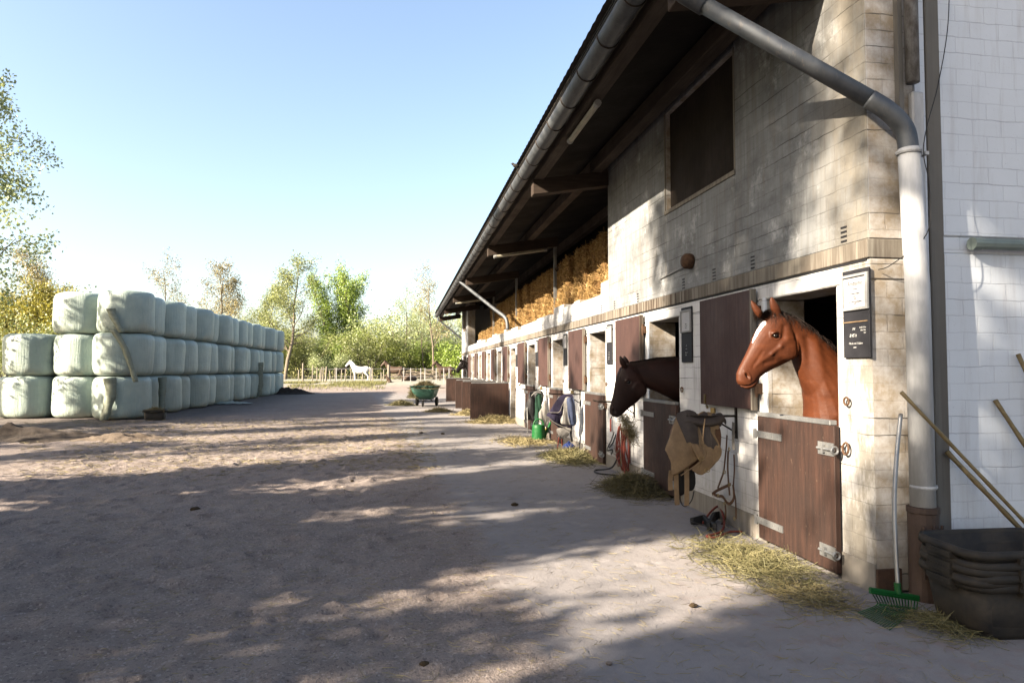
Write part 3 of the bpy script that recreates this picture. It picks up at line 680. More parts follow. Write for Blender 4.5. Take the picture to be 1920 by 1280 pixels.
def board(y, label, kind):
    W, z0, z1 = .30, 1.69, 2.35; x = X0 - .004
    b = thing('name_board', label, 'sign', (X0, y, z0), 'name boards beside the stall openings')
    MB().bx(x-.018, x, y-W/2, y+W/2, z0, z1).build('back_panel', M['boardblack'], b, bevel=.002)
    f = MB(); fz0, fz1 = 2.045, 2.315; fx = x-.036
    f.bx(fx, x-.018, y-W/2-.002, y-W/2+.022, fz0, fz1); f.bx(fx, x-.018, y+W/2-.022, y+W/2+.002, fz0, fz1)
    f.bx(fx-.001, x-.018, y-W/2+.022, y+W/2-.022, fz0, fz0+.02); f.bx(fx-.001, x-.018, y-W/2+.022, y+W/2-.022, fz1-.02, fz1)
    f.build('frame', M['frame'], b, bevel=.002)
    MB().bx(x-.022, x-.0182, y-W/2+.022, y+W/2-.022, fz0+.02, fz1-.02).build('paper', M['paper'], b)
    if kind < 3:
        xt = x-.0232
        if kind == 0:
            it = [text_mesh(b, 'Andiamo', None, y, 2.232, .048, xt, .12)] + [text_mesh(b, s_, None, y, zz, sz, xt) for s_, zz, sz in
                  (('Hannover', 2.20, .014), ('Rotfuchs Wallach', 2.165, .015), ('Box 1', 2.145, .014), ('8.45', 2.128, .014), ('Bitte keine Leckerli geben', 2.105, .014), ('Danke', 2.092, .013))]
        else:
            it = [text_mesh(b, s_, None, y, zz, sz, xt) for s_, zz, sz in (('Wallach', 2.14, .016), ('Bitte nicht', 2.115, .016), ('anfassen', 2.092, .016))]
        join_text(b, it, M['ink'], 'printed_text')
        if kind == 0: MB().bx(x-.024, x-.018, y-W/2+.02, y+W/2-.005, 1.955, 1.962).build('ledge', M['tan'], b)
        xt = x-.0195
        wr = [('1H', .03, 1.895, .030), ("Andi's Ame", -.075, 1.908, .018), ('Box Aus-', -.082, 1.888, .018), ('lauf', -.098, 1.868, .018), ('8:45 h', .035, 1.845, .036), ('Pferde mit 2 Gaben', .005, 1.79, .022), ('usw.', .015, 1.762, .022)] if kind == 0 else \
             [('2x', .0, 1.88, .026), ('8 15', .0, 1.84, .024), ('Heu mit 2', .0, 1.80, .018), ('Hafer', .01, 1.77, .020)]
        if kind < 2 or True:
            join_text(b, [text_mesh(b, s_, None, y+dy, zz, sz, xt, .35, .9) for s_, dy, zz, sz in wr], M['chalk'], 'chalk_writing')
    return b
names = ['black name board with framed sheet and chalk writing beside the chestnut horse', 'name board between the dark bay horse and the large open shutter', 'name board on the white pier just past the dark bay horse',
         'name board on the pier above the navy rug', 'name board on the pier above the hanging dark jacket', 'name board on the pier beside the full height doorway']
for i in range(6): board(4.62 + PIT*i if i else 4.63, names[i], i)

# ------------------------------------------------------------------ straw bales in the open loft
def straw_bale_mesh(seed, sx=.52, sy=.46, sz=.92):
    r = np.random.default_rng(seed); me = bpy.data.meshes.new('straw_bale'); bm = bmesh.new()
    bmesh.ops.create_cube(bm, size=1); bmesh.ops.subdivide_edges(bm, edges=bm.edges[:], cuts=5, use_grid_fill=True)
    for v in bm.verts:
        p = v.co; k = 1 - .09*(abs(p.x*2)**4*abs(p.z*2)**4 + abs(p.y*2)**4*abs(p.z*2)**4 + abs(p.x*2)**4*abs(p.y*2)**4)
        band = 1 - .05*math.exp(-((abs(p.z)-.22)/.05)**2)
        v.co = Vector((p.x*sx*k*band, p.y*sy*k*band, p.z*sz*k)) + Vector(r.normal(0, .012, 3))
    bm.to_mesh(me); bm.free()
    # loose strands all over the faces
    N = 700; face = r.integers(0, 4, N); u = r.uniform(-.48, .48, N); v = r.uniform(-.48, .48, N)
    P = np.zeros((N, 3)); s = np.where(face == 0, -1, 1)
    P[:,0] = np.where(face < 2, -.5*sx, u*sx); P[:,1] = np.where(face < 2, u*sy, np.where(face == 2, -.5, .5)*sy); P[:,2] = v*sz
    D = r.normal(0, 1, (N, 3)); D /= np.linalg.norm(D, axis=1)[:,None]; L = r.uniform(.06, .2, N)[:,None]
    Wd = np.cross(D, r.normal(0, 1, (N, 3))); Wd /= np.linalg.norm(Wd, axis=1)[:,None]; Wd *= .0045
    V = np.stack([P - D*L*.4 - Wd, P - D*L*.4 + Wd, P + D*L*.6 + Wd, P + D*L*.6 - Wd], 1).reshape(-1, 3)
    return me, mesh_np('loose_straw', V, np.arange(4*N).reshape(-1, 4))
sbm = [straw_bale_mesh(20 + k) for k in range(3)]
protos = []
nb_ = 0
for tier in range(3):
    yy = 10.75 + (.2 if tier == 1 else 0); n = 0
    while yy < 34.5:
        yy += .475 + .05*rng.random()
        ztop = 4.35 if yy < 15.4 else (4.0 if yy < 30 else 3.6)
        base = 2.56 + tier*.86
        if base + .5 > ztop: continue
        if abs(yy - 15.5) < .25 and tier > 0: continue
        n += 1; k = (n + tier) % 3
        x = 4.045 + rng.uniform(-.04, .07) + (.10 if tier else 0)
        t = bpy.data.objects.new('straw_bale', None); link(t); t.location = (x, yy, base + .45); ORI[t] = Vector(); t.rotation_euler = (rng.uniform(-.06,.06), rng.uniform(-.06,.06), rng.uniform(-.1,.1))
        tag(t, '%s golden straw bale from the grey block wall in the %s layer of the loft' % (ordn(n), ('lowest','middle','top')[tier]), 'straw bale', 'straw bales in the open loft')
        for nm, me, mt in (('bale_core', sbm[k][0], M['strawcore']), ('loose_straw', sbm[k][1], M['straw'])):
            o = bpy.data.objects.new(nm, me); link(o); o.parent = t
            if not me.materials: me.materials.append(mt)
#@@OBJECTS
# ------------------------------------------------------------------ horses
def station(top, bot, wd, y0, n=22, e=2.3):
    tx, tz = top; bx_, bz = bot; cx, cz = (tx+bx_)/2, (tz+bz)/2; hx, hz = (tx-bx_)/2, (tz-bz)/2; ring = []
    for k in range(n):
        a = 2*math.pi*k/n; c, s_ = math.cos(a), math.sin(a)
        cc = math.copysign(abs(c)**(2/e), c); ss = math.copysign(abs(s_)**(2/e), s_)
        ww = wd*(1 - .12*cc)                                     # a little narrower on top
        ring.append((cx + hx*cc, y0 + ww*ss, cz + hz*cc))
    return ring
def sculpt(name, mb, voxel, smooth=6):
    me = mb.mesh(name); bm = bmesh.new(); bm.from_mesh(me); bmesh.ops.recalc_face_normals(bm, faces=bm.faces); bm.to_mesh(me); bm.free()
    o = link(bpy.data.objects.new(name, me)); m = o.modifiers.new('r', 'REMESH'); m.mode = 'VOXEL'; m.voxel_size = voxel; m.use_smooth_shade = True
    s_ = o.modifiers.new('s', 'SMOOTH'); s_.iterations = smooth; s_.factor = .5
    dg = bpy.context.evaluated_depsgraph_get(); me2 = bpy.data.meshes.new_from_object(o.evaluated_get(dg))
    bpy.data.objects.remove(o); bpy.data.meshes.remove(me); me2.name = name
    return me2
def co(me):
    a = np.empty(len(me.vertices)*3, np.float32); me.vertices.foreach_get('co', a); return a.reshape(-1, 3)
def setco(me, a): me.vertices.foreach_set('co', a.astype(np.float32).ravel()); me.update()
def segd(P, a, b):
    a, b = np.array(a), np.array(b); d = b - a; t = np.clip(((P-a) @ d)/(d @ d), 0, 1); return np.linalg.norm(P - (a + t[:,None]*d), axis=1), t
def legs(mb, spec, y):
    for pts in spec:
        for s_ in (-1, 1):
            mb.tube([(x, y + s_*yy, z) for x, yy, z, r in pts], [r for *_, r in pts], 12)
def stall_horse(label, name, mat, y0, head, widths, neck, nwid, body, ears, eye, nostril, mouth, blaze, group=None, crest=None, hair='hair', base=None, muz=None, cheek=None, ridge=None, vox=.0095, lip=None):
    mb = MB(); T, B = head
    mb.loft([station(t, b, w_, y0) for t, b, w_ in zip(T, B, widths)])
    mb.loft([station(t, b, w_, y0, e=2.1) for t, b, w_ in zip(neck[0], neck[1], nwid)])
    mb.loft([station((x, zt), (x, zb), w_, y0, e=2.1) for x, zt, zb, w_ in body])
    x0, x1 = body[1][0] + .15, body[-2][0] - .1
    legs(mb, [[(x0, .16, 1.0, .12), (x0+.02, .16, .75, .08), (x0-.02, .16, .45, .055), (x0, .16, .16, .04), (x0-.05, .16, .02, .06)],
              [(x1-.1, .16, 1.1, .2), (x1-.2, .16, .85, .13), (x1+.08, .16, .52, .06), (x1+.02, .16, .18, .042), (x1-.02, .16, .02, .06)]], y0)
    for (tip, b0, b1, yo) in ears:
        mx, mz = (b0[0]+b1[0])/2, (b0[1]+b1[1])/2; tip = (mx + (tip[0]-mx)*1.1, mz + (tip[1]-mz)*1.1)
        tip, b0, b1 = Vector((tip[0], y0+yo*1.25, tip[1])), Vector((b0[0], y0+yo, b0[1])), Vector((b1[0], y0+yo, b1[1]))
        mid = (b0+b1)/2; h = b1-b0; rings = []
        for t, k in ((-.25, .75), (0, .95), (.25, 1.12), (.5, 1.0), (.75, .68), (.92, .36), (1, .12)):
            c = mid.lerp(tip, t); rings.append([c + h*.5*k*math.cos(a) + Vector((0, .026*k*math.sin(a), 0)) for a in np.linspace(0, 2*math.pi, 12, endpoint=False)])
        mb.loft(rings)
    ex, ez = eye
    wy = widths[2]
    for s_ in (-1, 1): mb.ell((ex - .012, y0 + s_*wy*.80, ez + .022), (.038, .030, .026), 12)       # brow bone
    if cheek:
        for s_ in (-1, 1): mb.ell((cheek[0], y0 + s_*(wy*.72), cheek[1]), (.105, .030, .105), 14)
    if lip:
        for s_ in (-1, 1): mb.ell((nostril[0] + .012, y0 + s_*.036, nostril[1] + .006), (.030, .020, .036), 12)
        mb.ell((lip[0], y0, lip[1]), (.034, .034, .022), 14, rotm(0, -.5, 0))
    me = sculpt(name, mb, vox, 5); P = co(me); NRM = np.array([v.normal[:] for v in me.vertices]); S_ = np.sign(P[:,1] - y0)
    # eye sockets, nostrils, mouth line, cheek ridge
    lat = np.abs(P[:,1] - y0)
    d = np.hypot((P[:,0]-ex)/1.35, P[:,2]-ez); m = lat > .04; P[:,1] -= np.where(m, S_*.010*np.exp(-(d/.022)**2), 0)
    nx_, nz_ = nostril; qx, qz = P[:,0]-nx_, P[:,2]-nz_; q1, q2 = qx*.86 + qz*.5, qz*.86 - qx*.5; d = np.hypot(q1/.62, q2/1.25); m = lat > .018
    P[:,1] += np.where(m, S_*(.006*np.exp(-((d-.030)/.011)**2)*(.4+.6*(q1 > -.004)) - .024*np.exp(-(d/.015)**2)), 0)
    md = np.full(len(P), 9.0)
    for a, b in zip(mouth[:-1], mouth[1:]):
        d, _ = segd(P[:,[0,2]], a, b); md = np.minimum(md, d)
    P -= NRM*(.012*np.exp(-(md/.0065)**2))[:,None]
    if cheek:
        d = np.hypot(P[:,0]-cheek[0], P[:,2]-cheek[1]); P[:,1] += np.where(lat > .03, S_*.011/(1+np.exp((d-.098)/.007)), 0)
        d = np.hypot((P[:,0]-ex+.004)/1.3, P[:,2]-ez); P[:,1] += np.where(lat > .03, S_*.006*np.exp(-((d-.030)/.007)**2), 0)
    if ridge:
        for a, b, h_, r_ in ridge:
            d, _ = segd(P[:,[0,2]], a, b); P[:,1] += np.where(lat > .03, S_*h_*np.exp(-(d/r_)**2), 0)
    setco(me, P)
    mk = np.zeros(len(P), np.float32)
    if muz:
        d, _ = segd(P[:,[0,2]], muz[0], muz[1]); mk = np.minimum(mk, -np.clip((muz[2]-d)/.08, 0, .8))
        mk = np.minimum(mk, -.85*np.exp(-(md/.006)**2)); mk = np.where(np.hypot((P[:,0]-nx_)/.7, (P[:,2]-nz_)/1.2) < .014, -1, mk)
    d = np.hypot((P[:,0]-ex)/1.5, P[:,2]-ez); mk = np.where((d < .024) & (lat > .05), -.9, mk)
    for (tip, b0, b1, yo) in ears:
        d = np.hypot(P[:,0]-tip[0], P[:,2]-tip[1]); mk = np.minimum(mk, -np.clip((.06-d)/.06, 0, .8))
    mk = np.where(P[:,2] < .6, -.8, mk)
    if blaze is not None:
        for a, b, r0, r1 in blaze:
            d, t = segd(P, (a[0], y0-.02, a[1]), (b[0], y0-.02, b[1])); e_ = (r0 + (r1-r0)*t - d + .007*vnoise(P[:,0]*60, P[:,2]*60, 6))/.016; mk = np.maximum(mk, np.clip(.5 + e_*.5, 0, 1)*(e_ > -1))
    at = me.attributes.new('mark', 'FLOAT', 'POINT'); at.data.foreach_set('value', mk)
    root = thing(name, label, 'horse', base, group)
    bo = put('body', me, M[mat], root)
    for s_ in (-1, 1):
        e_ = MB(); e_.ell((ex, y0 + s_*(wy*.80 + .008), ez), (.024, .019, .019), 14); e_.build('eye', M['eye'], root, smooth=True)
    # mane along the crest and a forelock
    if crest:
        cr = [Vector((x, y0, z)) for x, z in crest]; V = []; r = np.random.default_rng(5)
        for _ in range(5200):
            k = r.random()*(len(cr)-1); i = int(k); p = cr[i].lerp(cr[i+1], k-i) + Vector((r.normal(0,.008), r.normal(0,.022), .004))
            L = r.uniform(.09, .2); sd = .075 if r.random() < .9 else -.06
            q = p + Vector((r.normal(.01,.02), sd*.75 + r.normal(0,.01), -L*.35)); s2 = q + Vector((r.normal(0,.02), sd*.2, -L*.7)); wv = Vector((.0011, 0, .0004))
            V.append([p-wv, p+wv, q+wv, q-wv]); V.append([q-wv, q+wv, s2+wv*.3, s2-wv*.3])
        V = np.array(V).reshape(-1, 3); put('mane', mesh_np('mane', V, np.arange(len(V)).reshape(-1, 4)), M[hair], root)
    return root
C1 = dict(T=[(3.122,2.092),(3.062,2.061),(3.011,2.002),(2.964,1.939),(2.923,1.869),(2.892,1.795),(2.858,1.728),(2.825,1.670),(2.798,1.622),(2.774,1.570),(2.773,1.508),(2.796,1.460)],
          B=[(3.263,1.962),(3.312,1.828),(3.302,1.742),(3.248,1.671),(3.163,1.632),(3.088,1.600),(3.030,1.569),(2.985,1.540),(2.963,1.506),(2.954,1.478),(2.922,1.447),(2.877,1.432)])
h1 = stall_horse('chestnut horse with a white blaze looking out over its half door', 'horse', 'chestnut', 5.4,
    (C1['T'], C1['B']), (.080, .098, .106, .100, .085, .072, .062, .056, .055, .055, .048, .026),
    ([(3.096,2.092),(3.223,2.083),(3.341,2.025),(3.468,1.944),(3.604,1.830),(3.757,1.688),(3.910,1.513),(4.046,1.273)], [(3.303,1.828),(3.314,1.718),(3.327,1.608),(3.366,1.506),(3.421,1.381),(3.425,1.255),(3.418,1.107),(3.449,0.966)]),
    (.075, .085, .10, .125, .155, .19, .22, .22),
    [(3.58, 1.22, .98, .10), (3.72, 1.48, .78, .21), (3.92, 1.60, .70, .27), (4.3, 1.56, .68, .30), (4.8, 1.54, .75, .31), (5.2, 1.58, .85, .29), (5.5, 1.5, 1.0, .2), (5.62, 1.35, 1.15, .08)],
    [tuple([(3.069,2.204),(3.083,2.074),(3.164,2.075)]) + (-.052,), tuple([(2.957,2.187),(2.993,2.061),(3.062,2.068)]) + (.052,)],
    [(3.083,1.885)][0], [(2.845,1.550)][0], [(2.784,1.468),(2.827,1.460),(2.873,1.467),(2.919,1.498),(2.957,1.537),(2.980,1.562)],
    [tuple([(3.015,1.994),(2.968,1.943)]) + (.024, .019), tuple([(2.968,1.943),(2.912,1.834)]) + (.019, .007)],
    None, [(3.080,2.113),(3.164,2.098),(3.265,2.064),(3.367,2.010),(3.485,1.932),(3.621,1.822)], 'hair', (3.9, 5.4, 0),
    tuple([(2.820,1.515),(2.935,1.476)]) + (.055,), [(3.205,1.780)][0],
    [tuple([(3.117,1.796),(3.048,1.733)]) + (.009, .018), tuple([(3.048,1.733),(2.913,1.631)]) + (.004, .016), tuple([(3.162,1.961),(3.143,1.874)]) + (-.010, .022), tuple([(2.997,1.655),(3.073,1.678)]) + (-.006, .02), tuple([(3.262,1.891),(3.276,1.734)]) + (-.006, .012), tuple([(3.364,1.860),(3.383,1.514)]) + (-.010, .03), tuple([(3.448,1.813),(3.475,1.396)]) + (.010, .04), tuple([(2.973,1.748),(2.896,1.624)]) + (-.004, .014)], vox=.0068, lip=[(2.917,1.467)][0])
fl = []; r = np.random.default_rng(9)
for _ in range(520):
    p = Vector(([(3.050,2.091)][0][0], 5.4, [(3.050,2.091)][0][1])) + Vector((r.normal(0,.018), r.normal(0,.035), r.normal(0,.01)))
    q = p + Vector((-.05+r.normal(0,.012), r.normal(.01,.012), -.075)); wv = Vector((.0009, .0009, 0)); fl.append([p-wv, p+wv, q+wv*.3, q-wv*.3])
fl = np.array(fl).reshape(-1, 3); put('forelock', mesh_np('forelock', fl, np.arange(len(fl)).reshape(-1, 4)), M['hair'], h1)
h2 = stall_horse('dark bay horse lowering its head out of the second box to pull at hanging hay', 'horse', 'bay', 8.3,
    ([(2.862,1.688),(2.771,1.677),(2.694,1.630),(2.652,1.531),(2.630,1.444),(2.617,1.366),(2.597,1.272),(2.573,1.186),(2.555,1.115),(2.559,1.053),(2.595,1.013)],
     [(3.033,1.372),(3.021,1.329),(2.977,1.266),(2.932,1.214),(2.891,1.175),(2.849,1.144),(2.800,1.110),(2.759,1.074),(2.726,1.048),(2.685,1.017),(2.644,1.000)]),
    (.08, .1, .108, .104, .09, .075, .065, .058, .056, .052, .03),
    ([(2.853,1.688),(3.011,1.709),(3.177,1.744),(3.361,1.753),(3.597,1.762),(3.801,1.730)], [(3.033,1.372),(3.173,1.319),(3.323,1.251),(3.489,1.171),(3.623,1.026),(3.757,0.929)]),
    (.08, .1, .125, .16, .21, .24),
    [(3.62, 1.45, .95, .14), (3.8, 1.62, .78, .24), (4.1, 1.68, .70, .28), (4.6, 1.58, .68, .31), (5.1, 1.56, .75, .31), (5.5, 1.6, .85, .29), (5.8, 1.5, 1.0, .2), (5.92, 1.35, 1.15, .08)],
    [tuple([(2.678,1.765),(2.700,1.636),(2.769,1.664)]) + (-.05,), tuple([(2.770,1.772),(2.773,1.661),(2.839,1.677)]) + (.05,)],
    [(2.774,1.444)][0], [(2.604,1.092)][0], [(2.614,1.005),(2.677,1.052),(2.734,1.095)], None,
    None, [(2.837,1.699),(3.011,1.719),(3.177,1.754),(3.361,1.764),(3.563,1.771)], 'hair', (4.2, 8.3, 0), tuple([(2.563,1.037),(2.660,1.021)]) + (.06,), [(2.917,1.349)][0])
h3 = dup(h1, (3.9 - .02, 5.4 + PIT*10 + .05, 0), 'black horse putting its head out of the last box at the far end')
for ch in h3.children:
    if ch.name.startswith('body'): ch.data = ch.data.copy(); ch.data.materials[0] = M['blackcoat']
# whole horses in the paddock
def paddock_mesh():
    mb = MB()
    mb.loft([station((x, a), (x, b), w_, 0, e=2.1) for x, a, b, w_ in ((-.80,1.32,1.0,.1),(-.72,1.42,.88,.19),(-.5,1.57,.80,.25),(-.2,1.51,.76,.29),(.15,1.47,.76,.31),(.45,1.53,.86,.29),(.7,1.52,.98,.25),(.85,1.4,1.08,.16),(.92,1.3,1.15,.07))])
    mb.loft([station(a, b, w_, 0) for a, b, w_ in (((-.40,1.55),(-.70,.98),.2), ((-.68,1.74),(-.86,1.26),.13), ((-.92,1.95),(-1.0,1.52),.1), ((-1.06,2.07),(-1.07,1.70),.085))])
    mb.loft([station(a, b, w_, 0) for a, b, w_ in (((-1.02,2.10),(-1.03,1.78),.08), ((-1.16,2.06),(-1.10,1.70),.1), ((-1.29,1.92),(-1.2,1.66),.085), ((-1.41,1.77),(-1.32,1.58),.065), ((-1.51,1.63),(-1.42,1.49),.055), ((-1.54,1.54),(-1.47,1.46),.04))])
    legs(mb, [[(-.56,.15,1.0,.14), (-.55,.15,.80,.085), (-.57,.15,.47,.055), (-.57,.15,.18,.04), (-.60,.15,.07,.05), (-.61,.15,.0,.06)],
              [(.60,.15,1.15,.22), (.50,.16,.85,.14), (.78,.16,.54,.062), (.74,.16,.2,.043), (.70,.16,.07,.05), (.69,.16,.0,.06)]], 0)
    for s_ in (-1, 1): mb.tube([(-1.04, s_*.06, 2.02), (-1.07, s_*.07, 2.14), (-1.09, s_*.07, 2.22)], [.04, .035, .008], 8)
    me = sculpt('body', mb, .024, 4); P = co(me); mk = np.where(P[:,2] < .1, -.7, 0).astype(np.float32)
    at = me.attributes.new('mark', 'FLOAT', 'POINT'); at.data.foreach_set('value', mk); return me
pm = paddock_mesh()
tl = MB(); tl.tube([(.88,0,1.42), (.98,0,1.3), (1.0,0,1.0), (.96,0,.6), (.95,0,.42)], [.05,.06,.07,.055,.01], 8)
tailm = tl.mesh('tail', True)
mn = MB(); mn.tube([(-1.05,0,2.12), (-.9,0,1.98), (-.68,.0,1.76), (-.45,0,1.6)], [.03,.05,.05,.03], 6, flat=1.4)
manem = mn.mesh('mane', True)
def paddock_horse(label, px_loc, mat, hair, rz=0, sc=1):
    t = thing('horse', label, 'horse', px_loc, 'horses in the paddock'); ORI.pop(t)
    me = pm.copy(); put('body', me, M[mat], t, False); put('tail', tailm.copy(), M[hair], t, False); put('mane', manem.copy(), M[hair], t, False)
    t.rotation_euler.z = rz; t.scale = (sc,)*3; return t
HY = 69.0
def at(px_g, Y): return px_g
paddock_horse('white horse standing behind the paddock fence', ([(-4.205,0.495)][0][0], HY, .45), 'whitecoat', 'whitecoat', R(-8), .98)
paddock_horse('dark brown horse standing right of the white horse', ([(-0.843,0.363)][0][0], 70.5, .45), 'browncoat', 'hair', R(-5), .98)
paddock_horse('dark horse half hidden behind the fence near the barn end', ([(4.441,0.507)][0][0], 74, .45), 'browncoat', 'hair', R(10), 1.0)
paddock_horse('black horse far behind the white horse', ([(-8.076,0.971)][0][0], 92, .45), 'blackcoat', 'hair', R(170), .95)
def lying(label, loc, mat):
    mb = MB(); mb.loft([station((x, a), (x, b), w_, 0) for x, a, b, w_ in ((-.7,.45,.12,.1),(-.5,.62,.0,.24),(-.1,.64,-.02,.32),(.3,.62,-.02,.32),(.6,.5,.0,.24),(.75,.3,.1,.1))])
    mb.loft([station(a, b, w_, 0) for a, b, w_ in (((-.45,.6),(-.65,.2),.17), ((-.75,.75),(-.85,.4),.11), ((-.95,.85),(-.97,.58),.09), ((-1.1,.78),(-1.05,.55),.08), ((-1.3,.6),(-1.22,.45),.055))])
    for s_ in (-1, 1): mb.tube([(-.4, s_*.2, .12), (-.8, s_*.28, .07), (-.55, s_*.33, .05)], [.09,.05,.04], 8); mb.tube([(.5, s_*.22, .2), (.1, s_*.36, .08), (.5, s_*.4, .05)], [.14,.07,.04], 8)
    me = sculpt('body', mb, .03, 4); me.attributes.new('mark', 'FLOAT', 'POINT')
    t = thing('horse', label, 'horse', loc, 'horses in the paddock'); ORI.pop(t); put('body', me, M[mat], t, False); return t
lying('brown foal lying on the ground behind the fence posts', ([(0.612,0.213)][0][0], 72, .45), 'browncoat')
# small dog sitting by the thick post
mb = MB(); mb.loft([station(a, b, w_, 0) for a, b, w_ in (((.22,.25),(.25,.0),.12), ((.05,.42),(.0,.05),.15), ((-.12,.55),(-.18,.22),.12), ((-.2,.68),(-.26,.42),.09))])
mb.loft([station(a, b, w_, 0) for a, b, w_ in (((-.12,.72),(-.14,.5),.08), ((-.26,.74),(-.25,.54),.085), ((-.36,.66),(-.34,.55),.05), ((-.44,.62),(-.42,.55),.03))])
for s_ in (-1, 1): mb.tube([(-.12, s_*.08, .35), (-.17, s_*.08, .15), (-.2, s_*.08, .0)], [.06,.04,.04], 8); mb.tube([(.15, s_*.1, .12), (-.02, s_*.13, .05), (-.1, s_*.13, .02)], [.1,.05,.04], 8); mb.tube([(-.18, s_*.05, .7), (-.16, s_*.07, .8)], [.035,.01], 6)
mb.tube([(.25,0,.06), (.4,.1,.03), (.5,.16,.03)], [.04,.03,.015], 6)
me = sculpt('body', mb, .018, 3); me.attributes.new('mark', 'FLOAT', 'POINT')
t = thing('dog', 'small dark dog sitting in front of the paddock fence', 'dog', ([(-1.307,0.221)][0][0], 62, gz(0, 62))); ORI.pop(t); put('body', me, M['browncoat'], t, False)

# ------------------------------------------------------------------ tack on the wall
def sheet(poly, y, th, mat, name, parent, bulge=.05, fold=.012, seed=0, cuts=2, tilt=0.0, plane='Y'):
    """a piece of leather or cloth cut to an outline (X,Z), hanging at depth y, bulging towards -Y"""
    n_ = len(poly); out = []
    for i in range(n_):                                            # round the cut outline
        a, b, c, d = (Vector(poly[(i+k) % n_]) for k in (-1, 0, 1, 2))
        for t in (0, .34, .67): out.append(.5*((2*b) + (c-a)*t + (2*a-5*b+4*c-d)*t*t + (3*b-a-3*c+d)*t**3))
    bm = bmesh.new(); vs = [bm.verts.new((p[0], 0, p[1])) for p in out]; f = bm.faces.new(vs)
    bmesh.ops.triangulate(bm, faces=[f]); bmesh.ops.subdivide_edges(bm, edges=bm.edges[:], cuts=cuts, use_grid_fill=True)
    bmesh.ops.triangulate(bm, faces=bm.faces[:])
    P = np.array([v.co[:] for v in bm.verts]); x0, x1 = P[:,0].min(), P[:,0].max(); z0, z1 = P[:,2].min(), P[:,2].max()
    u = (P[:,0]-x0)/(x1-x0+1e-6); v = (P[:,2]-z0)/(z1-z0+1e-6)
    off = -bulge*np.sin(np.pi*np.clip(v*.9+.05,0,1))*(.4+.6*np.sin(np.pi*u)) + tilt*v + fold*2*vnoise(u*4+seed, v*3.1+seed, 40+seed) + fold*np.sin(u*11+v*5+seed)
    for i, vv in enumerate(bm.verts): vv.co.y = y + off[i]
    bmesh.ops.recalc_face_normals(bm, faces=bm.faces); me = bpy.data.meshes.new(name); bm.to_mesh(me); bm.free()
    me.polygons.foreach_set('use_smooth', [True]*len(me.polygons)); me.update()
    o = put(name, me, M[mat], parent); m = o.modifiers.new('thick', 'SOLIDIFY'); m.thickness = th; m.offset = 0
    s_ = o.modifiers.new('sub', 'SUBSURF'); s_.levels = 1; s_.render_levels = 1
    return o
def ribbon(pts, wd, th, mat, name, parent, flatn=(1,0,0), k=5):
    """a strap: flat strip following pts, its flat side facing flatn"""
    P = smooth_path(pts, k) if len(pts) > 2 else [Vector(p) for p in pts]; n = Vector(flatn); rings = []
    for i, p in enumerate(P):
        t = (P[min(i+1,len(P)-1)] - P[max(i-1,0)]).normalized(); s_ = t.cross(n)
        s_ = s_.normalized()*wd/2 if s_.length > 1e-4 else Vector((0,wd/2,0)); q = n*th/2
        rings.append([p-s_-q, p+s_-q, p+s_+q, p-s_+q])
    return MB().loft(rings).build(name, M[mat], parent)
def rack(y, label):
    t = thing('saddle_rack', label, 'saddle rack', (X0, y, 1.02), 'iron saddle racks on the stable wall')
    MB().bx(X0-.014, X0-.002, y-.02, y+.02, .90, 1.22).build('wall_plate', M['iron'], t)
    a = MB()
    for s_ in (-1, 1): a.tube([(X0-.01, y+s_*.015, 1.13), (X0-.30, y+s_*.07, 1.13), (X0-.58, y+s_*.09, 1.14), (X0-.63, y, 1.16)], .011, 6)
    a.tube([(X0-.01, y, .96), (X0-.28, y, 1.12)], .009, 6)
    a.build('arm', M['iron'], t); return t
RY = [6.55 + 3.12*i for i in range(4)]
rack(RY[0], 'iron saddle rack carrying the tan saddle'); rack(RY[1], 'iron rack above the red halters, partly hidden by the dark bay horse')
rack(RY[2], 'iron rack carrying the navy rug'); rack(RY[3], 'iron rack carrying the dark jacket')
# the saddle
sd = thing('saddle', 'worn tan and grey leather saddle hanging on its rack by the first box', 'saddle', (2.95, 6.5, 1.15))
yn = RY[0] - .16
# seat: a curved shell from cantle to pommel over the rack
rings = []
for x, zt, wd, dip in ((2.71, 1.12, .05, .06), (2.73, 1.16, .11, .08), (2.78, 1.19, .14, .09), (2.88, 1.175, .14, .10), (3.0, 1.16, .13, .10), (3.10, 1.18, .12, .10), (3.18, 1.20, .10, .09), (3.22, 1.15, .06, .06)):
    rings.append([(x, RY[0] + wd*math.sin(a), zt - .035 - dip*(1-math.cos(a))*.9) for a in np.linspace(-1.3, 1.3, 15)] + [(x, RY[0] + wd*.8*math.sin(a), zt - .07 - dip*(1-math.cos(a))*.9) for a in np.linspace(1.3, -1.3, 15)])
MB().loft(rings).build('seat', M['greyleather'], sd, smooth=True)
sheet([(2.678,1.137),(2.611,0.990),(2.540,0.833),(2.549,0.787),(2.586,0.685),(2.594,0.572),(2.660,0.581),(2.788,0.658),(2.904,0.746),(2.925,0.803),(2.893,0.895),(2.901,1.009),(2.914,1.135),(2.830,1.204),(2.733,1.182)], yn, .012, 'tan', 'flap', sd, .06, .004, 1, 2, .13)
sheet([(2.678,1.139),(2.710,1.002),(2.763,0.854),(2.829,0.796),(2.876,0.755),(2.887,0.852),(2.883,0.977),(2.908,1.148),(2.827,1.205),(2.731,1.186)], yn-.018+.06, .010, 'greyleather', 'knee_patch', sd, .07, .004, 1, 2, .07)
